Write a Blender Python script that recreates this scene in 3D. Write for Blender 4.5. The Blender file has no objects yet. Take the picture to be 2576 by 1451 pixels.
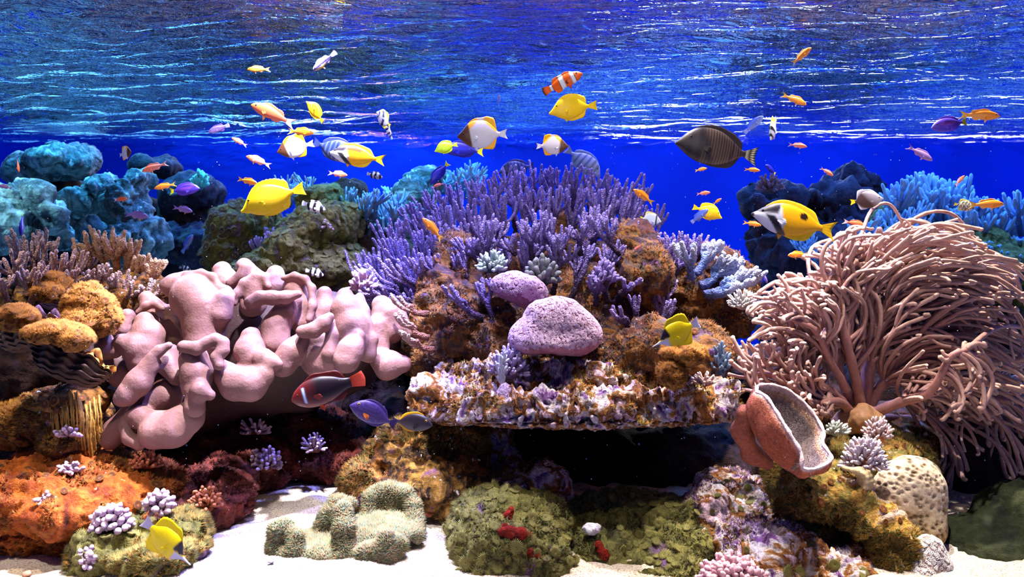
import bpy, math, random
import numpy as np
from mathutils import Vector, Matrix
import openvdb

# ---------------------------------------------------------------- camera, light, exposure
SC = bpy.context.scene
COL = SC.collection
F, HX, HY = 2022.0, 1288.0, 560.0           # focal length in pixels, centre column, horizon row (2576 x 1451 frame)
SURF, BED = 0.50, -0.80                     # water surface and sand bed heights (metres, camera at 0)

cam = bpy.data.cameras.new('camera')
cam.sensor_width = 36.0
cam.lens = F / 2576.0 * 36.0
cam.shift_y = -(725.5 - HY) / 2576.0
cam.clip_start = 0.05
camo = bpy.data.objects.new('camera', cam)
camo.rotation_euler = (math.pi / 2, 0, 0)
COL.objects.link(camo)
cam.dof.use_dof = True; cam.dof.focus_distance = 2.15; cam.dof.aperture_fstop = 6.3
SC.camera = camo

SC.view_settings.view_transform = 'Standard'
SC.view_settings.look = 'None'
SC.view_settings.gamma = 1.0
SC.view_settings.use_curve_mapping = False
SC.view_settings.exposure = 0.0
SC.cycles.max_bounces = 5
SC.cycles.diffuse_bounces = 2
SC.cycles.glossy_bounces = 2
SC.cycles.transparent_max_bounces = 6
SC.cycles.transmission_bounces = 2
SC.cycles.sample_clamp_indirect = 4.0
SC.cycles.adaptive_threshold = 0.03
SC.cycles.caustics_reflective = False
SC.cycles.caustics_refractive = False

w = bpy.data.worlds.new('hall'); SC.world = w; w.use_nodes = True
w.node_tree.nodes['Background'].inputs[0].default_value = (0.012, 0.05, 0.42, 1)
w.node_tree.nodes['Background'].inputs[1].default_value = 0.32

def spot(loc, to, power, col, angle=70, rad=0.05, blend=0.6):
    l = bpy.data.lights.new('tank_lamp_or_fill', 'SPOT')
    l.energy = power; l.color = col; l.spot_size = math.radians(angle); l.spot_blend = blend
    l.shadow_soft_size = rad
    o = bpy.data.objects.new('tank_lamp_or_fill', l); COL.objects.link(o)
    o.location = loc
    o.rotation_euler = (Vector(to) - Vector(loc)).to_track_quat('-Z', 'Y').to_euler()
    return o

def area(loc, to, sx, sy, power, col):
    l = bpy.data.lights.new('lamp_panel_or_fill', 'AREA')
    l.shape = 'RECTANGLE'; l.size = sx; l.size_y = sy; l.energy = power; l.color = col
    o = bpy.data.objects.new('lamp_panel_or_fill', l); COL.objects.link(o)
    o.location = loc
    o.rotation_euler = (Vector(to) - Vector(loc)).to_track_quat('-Z', 'Y').to_euler()
    return o

WARM = (1.0, 0.80, 0.58); WHITE = (0.95, 0.92, 1.0); VIO = (0.62, 0.55, 1.0); BLUE = (0.06, 0.22, 1.0); CYAN = (0.05, 0.50, 1.0)
# metal halide lamps hung over the front half of the tank
spot((-0.62, 2.55, 1.2), (-0.72, 2.2, -0.25), 500, (0.80, 0.78, 1.0), 44, 0.03)
spot((-0.42, 1.86, 1.2), (-0.70, 2.15, -0.25), 720, (0.86, 0.83, 1.0), 40, 0.03)     # leather coral, from above
spot((-0.20, 2.75, 1.25), (-0.60, 2.2, -0.2), 260, (0.40, 0.38, 1.0), 60, 0.03)   # violet rim light on it
spot((0.02, 2.05, 1.15), (-0.50, 2.18, -0.25), 330, (0.22, 0.24, 1.0), 46, 0.03)    # blue light raking over its right side
spot((-0.95, 1.35, 1.0), (-0.72, 2.2, -0.3), 7, WARM, 50, 0.04)  # added weak warm fill for the lobe fronts
spot((-1.62, 1.85, 1.2), (-1.40, 2.10, -0.5), 125, WARM, 44, 0.03)      # clams, rust rock
spot((-0.32, 1.30, 1.25), (-0.36, 2.02, -0.8), 170, WHITE, 24, 0.03)    # sand
spot((-1.05, 0.95, 1.1), (-0.97, 1.84, -0.75), 110, (1.0, 0.9, 0.8), 22, 0.03)
spot((0.22, 2.05, 1.3), (0.25, 2.28, -0.4), 210, (1.0, 0.93, 0.95), 50, 0.03)      # central reef and shelf
spot((0.20, 1.30, 1.3), (0.25, 2.3, -0.35), 34, WARM, 60, 0.04)
spot((0.35, 3.05, 1.3), (0.15, 2.6, 0.05), 170, (0.42, 0.36, 1.0), 80, 0.03)     # violet backlight of the branching coral
spot((-0.65, 2.9, 1.3), (-0.25, 2.5, -0.1), 90, (0.5, 0.4, 1.0), 60, 0.03)
spot((1.10, 2.45, 1.3), (1.0, 2.25, -0.3), 400, (1.0, 0.84, 0.72), 58, 0.03)     # finger coral
spot((0.75, 2.9, 1.3), (0.95, 2.3, -0.3), 120, VIO, 50, 0.03)
spot((0.80, 2.05, 1.2), (0.84, 2.25, -0.1), 260, (0.85, 0.80, 1.0), 22, 0.03)
spot((0.80, 1.70, 1.25), (0.86, 1.98, -0.7), 190, (1.0, 0.92, 0.88), 34, 0.03)   # turf boulder, cup coral
# blue lamps over the rear half
spot((-2.1, 4.1, 1.3), (-2.2, 3.9, -0.3), 230, CYAN, 75, 0.03)
spot((-1.95, 2.7, 1.2), (-2.2, 3.55, 0.0), 300, (0.3, 0.75, 1.0), 24, 0.03)
spot((-1.2, 3.6, 1.3), (-1.2, 4.0, -0.3), 90, (0.05, 0.35, 1.0), 80, 0.04)
spot((-0.9, 2.9, 1.3), (-0.8, 3.05, 0.0), 75, (0.35, 0.6, 1.0), 60, 0.04)
spot((-0.45, 3.3, 1.3), (-0.48, 3.6, 0.0), 190, CYAN, 60, 0.04)
spot((2.0, 3.1, 1.3), (1.9, 3.35, 0.1), 170, BLUE, 80, 0.04)
spot((1.9, 2.8, 1.3), (1.9, 3.3, 0.0), 90, (0.12, 0.40, 1.0), 75, 0.04)
area((0.6, 4.3, 0.95), (0.6, 5.2, -0.1), 5.0, 0.3, 8, (0.01, 0.05, 1.0))
spot((-1.6, 4.3, 1.2), (-1.5, 5.2, 0.1), 60, (0.03, 0.5, 1.0), 100, 0.05)
spot((-0.5, 4.4, 1.2), (-0.6, 5.2, 0.3), 40, (0.05, 0.7, 1.0), 60, 0.05)           # added wall wash, standing in for the water's cyan glow
# lit ceiling panels of the hall above the water
area((4.4, 10.5, 2.4), (4.4, 10.4, 0), 6.5, 5.0, 8000, (1.0, 0.98, 0.95))
area((-6.0, 10.0, 2.6), (-6.0, 9.9, 0), 8.0, 9.0, 6000, (0.12, 0.48, 1.0))
area((-2.2, 8.6, 2.3), (-2.2, 8.5, 0), 0.35, 3.5, 260, (1.0, 0.9, 0.05))
area((-1.5, 8.2, 2.3), (-1.5, 8.1, 0), 0.6, 2.0, 90, (1.0, 0.35, 0.05))
area((0.5, 5.5, 2.6), (0.5, 5.4, 0), 5.0, 3.5, 1000, (0.06, 0.25, 1.0))
for _x, _t in ((-1.05, -1.1), (-0.5, -0.5), (0.15, 0.1), (0.7, 0.7), (1.2, 1.25)):      # added fill spots at the camera side, brightening the swimming fish
    spot((_x, 0.45, 0.42), (_t, 2.1, 0.25), 36, (1.0, 0.96, 0.94), 27, 0.04, 0.8)
area((0.0, 0.35, 0.9), (0.0, 2.4, -0.3), 4.0, 0.3, 5, (0.35, 0.4, 1.0))  # added faint blue fill from the front
# ---------------------------------------------------------------- helpers
rnd = random.Random(7)
rng = np.random.RandomState(11)

def P(px, py, Y):
    return np.array([(px - HX) / F * Y, Y, (HY - py) / F * Y])

def lin(r, g, b):
    f = lambda c: (c / 255.0) / 12.92 if c / 255.0 <= 0.04045 else ((c / 255.0 + 0.055) / 1.055) ** 2.4
    return np.array([f(r), f(g), f(b)])

def _hash(ix, iy, iz, seed):
    h = (ix.astype(np.uint32) * np.uint32(374761393) + iy.astype(np.uint32) * np.uint32(668265263)
         + iz.astype(np.uint32) * np.uint32(2147483647) + np.uint32(seed * 974711 % 4294967291))
    h = (h ^ (h >> np.uint32(13))) * np.uint32(1274126177)
    h = h ^ (h >> np.uint32(16))
    h = h * np.uint32(2246822519)
    return ((h ^ (h >> np.uint32(15))) & np.uint32(0xFFFFFF)).astype(np.float32) / 16777215.0

def vnoise(p, seed=0):
    i = np.floor(p).astype(np.int64); f = (p - i).astype(np.float32); f = f * f * (3 - 2 * f)
    i = (i + 100000)
    r = 0
    for dx in (0, 1):
        wx = f[:, 0] if dx else 1 - f[:, 0]
        for dy in (0, 1):
            wy = f[:, 1] if dy else 1 - f[:, 1]
            for dz in (0, 1):
                wz = f[:, 2] if dz else 1 - f[:, 2]
                r = r + _hash(i[:, 0] + dx, i[:, 1] + dy, i[:, 2] + dz, seed) * wx * wy * wz
    return r * 2 - 1

def fbm(p, scale, octs=4, seed=0, gain=0.5):
    a, s, r = 1.0, scale, 0
    for k in range(octs):
        r = r + a * vnoise(p * s + 13.7 * k, seed + k); a *= gain; s *= 2.03
    return r

def ridged(p, scale, octs=3, seed=0):
    a, s, r = 1.0, scale, 0
    for k in range(octs):
        r = r + a * (1 - 2 * np.abs(vnoise(p * s + 7.1 * k, seed + k))); a *= 0.5; s *= 2.1
    return r

def worley(p, scale, seed=0):
    q = p * scale; i = np.floor(q).astype(np.int64) + 100000; f = q - np.floor(q)
    best = np.full(len(p), 9.0, np.float32)
    for dx in (-1, 0, 1):
        for dy in (-1, 0, 1):
            for dz in (-1, 0, 1):
                a, b, c = i[:, 0] + dx, i[:, 1] + dy, i[:, 2] + dz
                ox = _hash(a, b, c, seed) + dx - f[:, 0]; oy = _hash(a, b, c, seed + 5) + dy - f[:, 1]; oz = _hash(a, b, c, seed + 9) + dz - f[:, 2]
                best = np.minimum(best, ox * ox + oy * oy + oz * oz)
    return np.sqrt(best)

# ---- mesh making
class MB:
    """collects vertices, triangles, quads and vertex colours of ONE mesh"""
    def __init__(s): s.v = []; s.t = []; s.q = []; s.c = []; s.n = 0
    def add(s, v, q=None, t=None, c=None):
        v = np.asarray(v, np.float32).reshape(-1, 3)
        if q is not None and len(q): s.q.append(np.asarray(q, np.int64).reshape(-1, 4) + s.n)
        if t is not None and len(t): s.t.append(np.asarray(t, np.int64).reshape(-1, 3) + s.n)
        if c is None: c = (1, 1, 1)
        c = np.asarray(c, np.float32)
        if c.ndim == 1: c = np.tile(c, (len(v), 1))
        s.v.append(v); s.c.append(c); s.n += len(v)
    def data(s):
        z4, z3 = np.zeros((0, 4), np.int64), np.zeros((0, 3), np.int64)
        return (np.concatenate(s.v), np.concatenate(s.q) if s.q else z4, np.concatenate(s.t) if s.t else z3, np.concatenate(s.c))

def mesh_data(name, v, q, t, c=None, smooth=True):
    me = bpy.data.meshes.new(name)
    nq, nt = len(q), len(t)
    me.vertices.add(len(v)); me.vertices.foreach_set('co', np.ascontiguousarray(v, np.float32).ravel())
    me.loops.add(nq * 4 + nt * 3)
    me.loops.foreach_set('vertex_index', np.concatenate([np.asarray(q).ravel(), np.asarray(t).ravel()]).astype(np.int32))
    me.polygons.add(nq + nt)
    st = np.concatenate([np.arange(nq) * 4, nq * 4 + np.arange(nt) * 3]).astype(np.int32)
    me.polygons.foreach_set('loop_start', st)
    me.polygons.foreach_set('use_smooth', np.full(nq + nt, smooth))
    me.update(calc_edges=True)
    if c is not None:
        a = me.color_attributes.new('Col', 'FLOAT_COLOR', 'POINT')
        a.data.foreach_set('color', np.concatenate([c, np.ones((len(c), 1))], 1).astype(np.float32).ravel())
    return me

def link(name, me, mat, parent=None, loc=(0, 0, 0), label=None, cat=None, group=None, kind=None):
    o = bpy.data.objects.new(name, me); COL.objects.link(o); o.location = loc
    if mat is not None and me is not None and not me.materials: me.materials.append(mat)
    if parent is not None: o.parent = parent
    if label: o['label'] = label
    if cat: o['category'] = cat
    if group: o['group'] = group
    if kind: o['kind'] = kind
    return o

def mk(name, v, q, t, mat, parent=None, c=None, smooth=True, **tags):
    """links a mesh given in WORLD coordinates; its origin is put at the middle of its foot"""
    v = np.asarray(v, np.float64)
    org = np.array([v[:, 0].mean(), v[:, 1].mean(), v[:, 2].min()])
    me = mesh_data(name, v - org, q, t, c, smooth)
    base = np.array(parent.location) if parent is not None else 0
    if parent is not None and parent.parent is not None: base = base + np.array(parent.parent.location)
    return link(name, me, mat, parent, tuple(org - base), **tags)

def mkb(name, mb, mat, parent=None, smooth=True, **tags):
    v, q, t, c = mb.data(); return mk(name, v, q, t, mat, parent, c, smooth, **tags)

def empty(name, loc, label=None, cat=None, group=None):
    return link(name, None, None, None, tuple(loc), label, cat, group)

def frame(d):
    d = d / (np.linalg.norm(d) + 1e-9)
    u = np.cross(d, (0, 0, 1.0)); n = np.linalg.norm(u)
    u = np.array([1.0, 0, 0]) if n < 1e-3 else u / n
    return d, u, np.cross(d, u)

def tube(pts, rad, sides=8, jit=0.0, c0=None, c1=None, twist=0.5):
    """a capped tube along pts; jit adds alternating bumps. returns v, q, t, c"""
    pts = np.asarray(pts, float); n = len(pts); rad = np.broadcast_to(np.asarray(rad, float), (n,))
    tan = np.gradient(pts, axis=0); tan /= (np.linalg.norm(tan, axis=1)[:, None] + 1e-9)
    ref = np.array([0.31, 0.2, 0.93]); m = tan.mean(0); m /= np.linalg.norm(m) + 1e-9
    if abs(m @ ref) > 0.9: ref = np.array([1.0, 0.1, 0])
    u = np.cross(tan, ref); u /= (np.linalg.norm(u, axis=1)[:, None] + 1e-9); w_ = np.cross(tan, u)
    ang = np.arange(sides) * 2 * np.pi / sides
    A = ang[None, :] + (np.arange(n) % 2)[:, None] * (np.pi / sides) * twist
    R = rad[:, None] * (1 + (jit * (rng.rand(n, sides) * 2 - 0.7) if jit else 0))
    v = pts[:, None, :] + R[:, :, None] * (np.cos(A)[:, :, None] * u[:, None, :] + np.sin(A)[:, :, None] * w_[:, None, :])
    v = v.reshape(-1, 3)
    i = np.arange(n - 1)[:, None] * sides; j = np.arange(sides)[None, :]; k = (j + 1) % sides
    q = np.stack([i + j, i + k, i + sides + k, i + sides + j], -1).reshape(-1, 4)
    tip = pts[-1] + tan[-1] * rad[-1] * 0.8; v = np.vstack([v, pts[0], tip])
    b = (n - 1) * sides
    t = [[n * sides, (s + 1) % sides, s] for s in range(sides)] + [[n * sides + 1, b + s, b + (s + 1) % sides] for s in range(sides)]
    c = None
    if c0 is not None:
        f = np.concatenate([np.repeat(np.linspace(0, 1, n), sides), [0, 1]])[:, None]
        c = np.asarray(c0) * (1 - f) + np.asarray(c1) * f
    return v, q, t, c

def spline(pts, n):
    """Catmull-Rom through the given points"""
    p = np.asarray(pts, float); m = len(p)
    if m == 2: return p[0] + (p[1] - p[0]) * np.linspace(0, 1, n)[:, None]
    e = np.vstack([2 * p[0] - p[1], p, 2 * p[-1] - p[-2]])
    s = np.linspace(0, m - 1 - 1e-6, n); i = s.astype(int); f = (s - i)[:, None]
    a, b, c, d = e[i], e[i + 1], e[i + 2], e[i + 3]
    return 0.5 * (2 * b + (c - a) * f + (2 * a - 5 * b + 4 * c - d) * f ** 2 + (3 * b - a - 3 * c + d) * f ** 3)

# ---- smooth-union solids
class Sdf:
    def __init__(s): s.p = []
    def cap(s, a, b, ra, rb, k=0.02): s.p.append(('c', np.array(a, float), np.array(b, float), ra, rb, k)); return s
    def ball(s, a, r, k=0.02): return s.cap(a, np.array(a, float) + 1e-4, r, r, k)
    def ell(s, c, r, k=0.02): s.p.append(('e', np.array(c, float), np.array(r, float), 0, 0, k)); return s
    def cut(s, c, r, k=0.02): s.p.append(('x', np.array(c, float), np.array(r, float), 0, 0, k)); return s
    def chain(s, pts, k=0.02):
        """pts: (px, py, Y, radius in pixels)"""
        for a, b in zip(pts[:-1], pts[1:]):
            s.cap(P(*a[:3]), P(*b[:3]), a[3] / F * a[2], b[3] / F * b[2], k)
        return s
    def mesh(s, vox, disp=None, smooth_it=0):
        lo, hi = np.full(3, 9e9), np.full(3, -9e9)
        for pr in s.p:
            if pr[0] == 'x': continue
            if pr[0] == 'c':
                r = max(pr[3], pr[4]); a, b = np.minimum(pr[1], pr[2]) - r, np.maximum(pr[1], pr[2]) + r
            else: a, b = pr[1] - pr[2], pr[1] + pr[2]
            lo, hi = np.minimum(lo, a), np.maximum(hi, b)
        lo -= vox * 5; hi += vox * 5
        n = np.ceil((hi - lo) / vox).astype(int) + 1
        bg = vox * 4
        D = np.full(n, bg, np.float32)
        ax = [lo[d] + np.arange(n[d]) * vox for d in range(3)]
        for pr in s.p:
            k = pr[5]; m = k + bg
            if pr[0] == 'c':
                r = max(pr[3], pr[4]); a, b = np.minimum(pr[1], pr[2]) - r - m, np.maximum(pr[1], pr[2]) + r + m
            else: a, b = pr[1] - pr[2] - m, pr[1] + pr[2] + m
            i0 = np.clip(((a - lo) / vox).astype(int), 0, n - 1); i1 = np.clip(((b - lo) / vox).astype(int) + 1, 1, n)
            if (i1 <= i0).any(): continue
            X = ax[0][i0[0]:i1[0], None, None]; Yy = ax[1][None, i0[1]:i1[1], None]; Z = ax[2][None, None, i0[2]:i1[2]]
            if pr[0] == 'c':
                A, B = pr[1], pr[2]; BA = B - A; L = BA @ BA
                t = np.clip(((X - A[0]) * BA[0] + (Yy - A[1]) * BA[1] + (Z - A[2]) * BA[2]) / L, 0, 1)
                d = np.sqrt((X - A[0] - t * BA[0]) ** 2 + (Yy - A[1] - t * BA[1]) ** 2 + (Z - A[2] - t * BA[2]) ** 2) - (pr[3] + (pr[4] - pr[3]) * t)
            else:
                c, r = pr[1], pr[2]
                k0 = np.sqrt(((X - c[0]) / r[0]) ** 2 + ((Yy - c[1]) / r[1]) ** 2 + ((Z - c[2]) / r[2]) ** 2)
                k1 = np.sqrt(((X - c[0]) / r[0] ** 2) ** 2 + ((Yy - c[1]) / r[1] ** 2) ** 2 + ((Z - c[2]) / r[2] ** 2) ** 2) + 1e-6
                d = k0 * (k0 - 1) / k1
            sl = (slice(i0[0], i1[0]), slice(i0[1], i1[1]), slice(i0[2], i1[2]))
            o = D[sl]
            if pr[0] == 'x':
                d = -d; h = np.clip(0.5 - 0.5 * (o - d) / k, 0, 1)
                D[sl] = o * (1 - h) + d * h + k * h * (1 - h)
            else:
                h = np.clip(0.5 + 0.5 * (o - d) / k, 0, 1)
                D[sl] = o * (1 - h) + d * h - k * h * (1 - h)
        D = np.clip(D, -bg, bg)
        g = openvdb.FloatGrid(bg); g.copyFromArray(D)
        v, tri, q = g.convertToPolygons(isovalue=0.0, adaptivity=0.0)
        v = np.asarray(v, float) * vox + lo; q = np.asarray(q, np.int64).reshape(-1, 4); tri = np.asarray(tri, np.int64).reshape(-1, 3)
        if disp is not None:
            v = v + vnormals(v, q)[:, :] * np.asarray(disp(v))[:, None]
        return v, q, tri

def vnormals(v, q):
    n = np.cross(v[q[:, 2]] - v[q[:, 0]], v[q[:, 3]] - v[q[:, 1]])
    out = np.zeros_like(v)
    for k in range(4): 
        for d in range(3): out[:, d] += np.bincount(q[:, k], n[:, d], len(v))
    return out / (np.linalg.norm(out, axis=1)[:, None] + 1e-12)

# ---- scatter on a surface
def pick(v, q, n, up=-1.0, front=-0.2, seed=1, mask=None):
    """n surface points with normals, area weighted, among faces whose normal is up enough and faces the camera enough"""
    r = np.random.RandomState(seed)
    nn = np.cross(v[q[:, 2]] - v[q[:, 0]], v[q[:, 3]] - v[q[:, 1]]); ar = np.linalg.norm(nn, axis=1) + 1e-12; nn = nn / ar[:, None]
    c = v[q].mean(1); view = -c / np.linalg.norm(c, axis=1)[:, None]
    ok = (nn[:, 2] > up) & ((nn * view).sum(1) > front)
    if mask is not None: ok &= mask(c)
    if not ok.any(): return np.zeros((0, 3)), np.zeros((0, 3))
    w_ = ar * ok; i = r.choice(len(q), n, p=w_ / w_.sum())
    a, b = r.rand(n, 1), r.rand(n, 1)
    p = v[q[i, 0]] * (1 - a) * (1 - b) + v[q[i, 1]] * a * (1 - b) + v[q[i, 2]] * a * b + v[q[i, 3]] * (1 - a) * b
    return p, nn[i]

def frames(n):
    u = np.cross(n, np.array([0.3, 0.9, 0.2])); u /= np.linalg.norm(u, axis=1)[:, None] + 1e-9
    return u, np.cross(n, u)

def tufts(p, n, length, width, blades=5, spread=0.6, cols=None, seed=3, sides=3):
    """short tapering blades growing on points p with normals n -> MB"""
    r = np.random.RandomState(seed); N = len(p)
    p = np.repeat(p, blades, 0); n = np.repeat(n, blades, 0); M = len(p)
    u, w_ = frames(n)
    a = r.rand(M) * 6.283; s = np.sqrt(r.rand(M)) * spread
    d = n + (np.cos(a) * s)[:, None] * u + (np.sin(a) * s)[:, None] * w_; d /= np.linalg.norm(d, axis=1)[:, None]
    L = length * (0.5 + r.rand(M)); du, dw = frames(d)
    ph = np.arange(sides) * 6.283 / sides
    b = [p - n * length * 0.15 + (np.cos(x) * du + np.sin(x) * dw) * width for x in ph]
    tip = p + d * L[:, None] + n * (L * 0.15)[:, None]
    V = np.stack(b + [tip], 1).reshape(-1, 3)
    k = np.arange(M)[:, None] * (sides + 1)
    T = np.concatenate([k + np.array([[i, (i + 1) % sides, sides]]) for i in range(sides)], 0)
    c = None
    if cols is not None:
        cols = np.asarray(cols); ci = np.repeat(r.randint(0, len(cols), N), blades)
        cc = cols[ci] * (0.75 + 0.5 * r.rand(M, 1)); c = np.repeat(cc, sides + 1, 0)
    mb = MB(); mb.add(V, None, T, c); return mb

# ---- materials
def _new(name):
    m = bpy.data.materials.new(name); m.use_nodes = True; nt = m.node_tree
    b = nt.nodes['Principled BSDF']; b.inputs['Specular IOR Level'].default_value = 0.25
    return m, nt, b

def _noise(nt, tc, scale, detail=3, rough=0.55, dist=0.0):
    n = nt.nodes.new('ShaderNodeTexNoise'); n.inputs['Scale'].default_value = scale; n.inputs['Detail'].default_value = detail
    n.inputs['Roughness'].default_value = rough; n.inputs['Distortion'].default_value = dist
    nt.links.new(tc, n.inputs['Vector']); return n

def _ramp(nt, fac, stops, interp='LINEAR'):
    r = nt.nodes.new('ShaderNodeValToRGB'); r.color_ramp.interpolation = interp
    e = r.color_ramp.elements
    while len(e) > 2: e.remove(e[-1])
    for i, (x, c) in enumerate(stops):
        el = e[i] if i < 2 else e.new(x)
        el.position = x; el.color = (*c, 1) if len(c) == 3 else c
    nt.links.new(fac, r.inputs['Fac']); return r

def _mix(nt, fac, a, b, mode='MIX'):
    m = nt.nodes.new('ShaderNodeMix'); m.data_type = 'RGBA'; m.blend_type = mode
    if isinstance(fac, (int, float)): m.inputs[0].default_value = fac
    else: nt.links.new(fac, m.inputs[0])
    for k, x in ((6, a), (7, b)):
        if hasattr(x, 'is_linked'): nt.links.new(x, m.inputs[k])
        else: m.inputs[k].default_value = (*x, 1)
    return m.outputs[2]

def _bump(nt, h, strength, dist, prev=None):
    b = nt.nodes.new('ShaderNodeBump'); b.inputs['Strength'].default_value = strength; b.inputs['Distance'].default_value = dist
    nt.links.new(h, b.inputs['Height'])
    if prev is not None: nt.links.new(prev, b.inputs['Normal'])
    return b.outputs['Normal']

def skin_mat(name, rough=0.45, scale=120, strength=0.25, dist=0.002, var=0.12, vor=False, sss=0.0, spec=0.3):
    """colour from the mesh's own colour attribute, fine relief from noise or scales"""
    m, nt, b = _new(name)
    at = nt.nodes.new('ShaderNodeAttribute'); at.attribute_name = 'Col'
    tc = nt.nodes.new('ShaderNodeTexCoord').outputs['Object']
    n = _noise(nt, tc, scale * 0.4, 3)
    r = _ramp(nt, n.outputs['Fac'], [(0.3, (1 - var * 2,) * 3), (0.7, (1 + var,) * 3)])
    nt.links.new(_mix(nt, 1.0, at.outputs['Color'], r.outputs['Color'], 'MULTIPLY'), b.inputs['Base Color'])
    if vor:
        vn = nt.nodes.new('ShaderNodeTexVoronoi'); vn.inputs['Scale'].default_value = scale; nt.links.new(tc, vn.inputs['Vector']); h = vn.outputs['Distance']
    else: h = _noise(nt, tc, scale, 3).outputs['Fac']
    nt.links.new(_bump(nt, h, strength, dist), b.inputs['Normal'])
    b.inputs['Roughness'].default_value = rough; b.inputs['Specular IOR Level'].default_value = spec
    if sss: b.inputs['Subsurface Weight'].default_value = sss; b.inputs['Subsurface Radius'].default_value = (0.02, 0.012, 0.008); b.inputs['Subsurface Scale'].default_value = 0.5
    return m

def rock_mat(name, cols, scale=9.0, fine=70.0, speck=None, speck_amt=0.62, bump=0.8, cells=0.0, rough=0.85):
    """mottled living rock: patches of crusts and algae, fine speckle, pitted relief"""
    m, nt, b = _new(name)
    tc = nt.nodes.new('ShaderNodeTexCoord').outputs['Object']
    n1 = _noise(nt, tc, scale, 5, 0.6, 0.6)
    k = len(cols); st = [(0.30 + 0.40 * i / max(1, k - 1), c) for i, c in enumerate(cols)]
    base = _ramp(nt, n1.outputs['Fac'], st).outputs['Color']
    n2 = _noise(nt, tc, fine, 4, 0.7)
    base = _mix(nt, 1.0, base, _ramp(nt, n2.outputs['Fac'], [(0.3, (0.45,) * 3), (0.7, (1.35,) * 3)]).outputs['Color'], 'MULTIPLY')
    if speck is not None:
        n3 = _noise(nt, tc, fine * 0.55, 3, 0.6)
        f = _ramp(nt, n3.outputs['Fac'], [(speck_amt, (0, 0, 0)), (speck_amt + 0.05, (1, 1, 1))]).outputs['Color']
        base = _mix(nt, f, base, speck)
    nt.links.new(base, b.inputs['Base Color'])
    nrm = _bump(nt, n2.outputs['Fac'], bump, 0.012)
    if cells:
        vn = nt.nodes.new('ShaderNodeTexVoronoi'); vn.inputs['Scale'].default_value = cells; nt.links.new(tc, vn.inputs['Vector'])
        nrm = _bump(nt, vn.outputs['Distance'], bump, 0.012, nrm)
    nt.links.new(nrm, b.inputs['Normal']); b.inputs['Roughness'].default_value = rough
    return m
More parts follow.
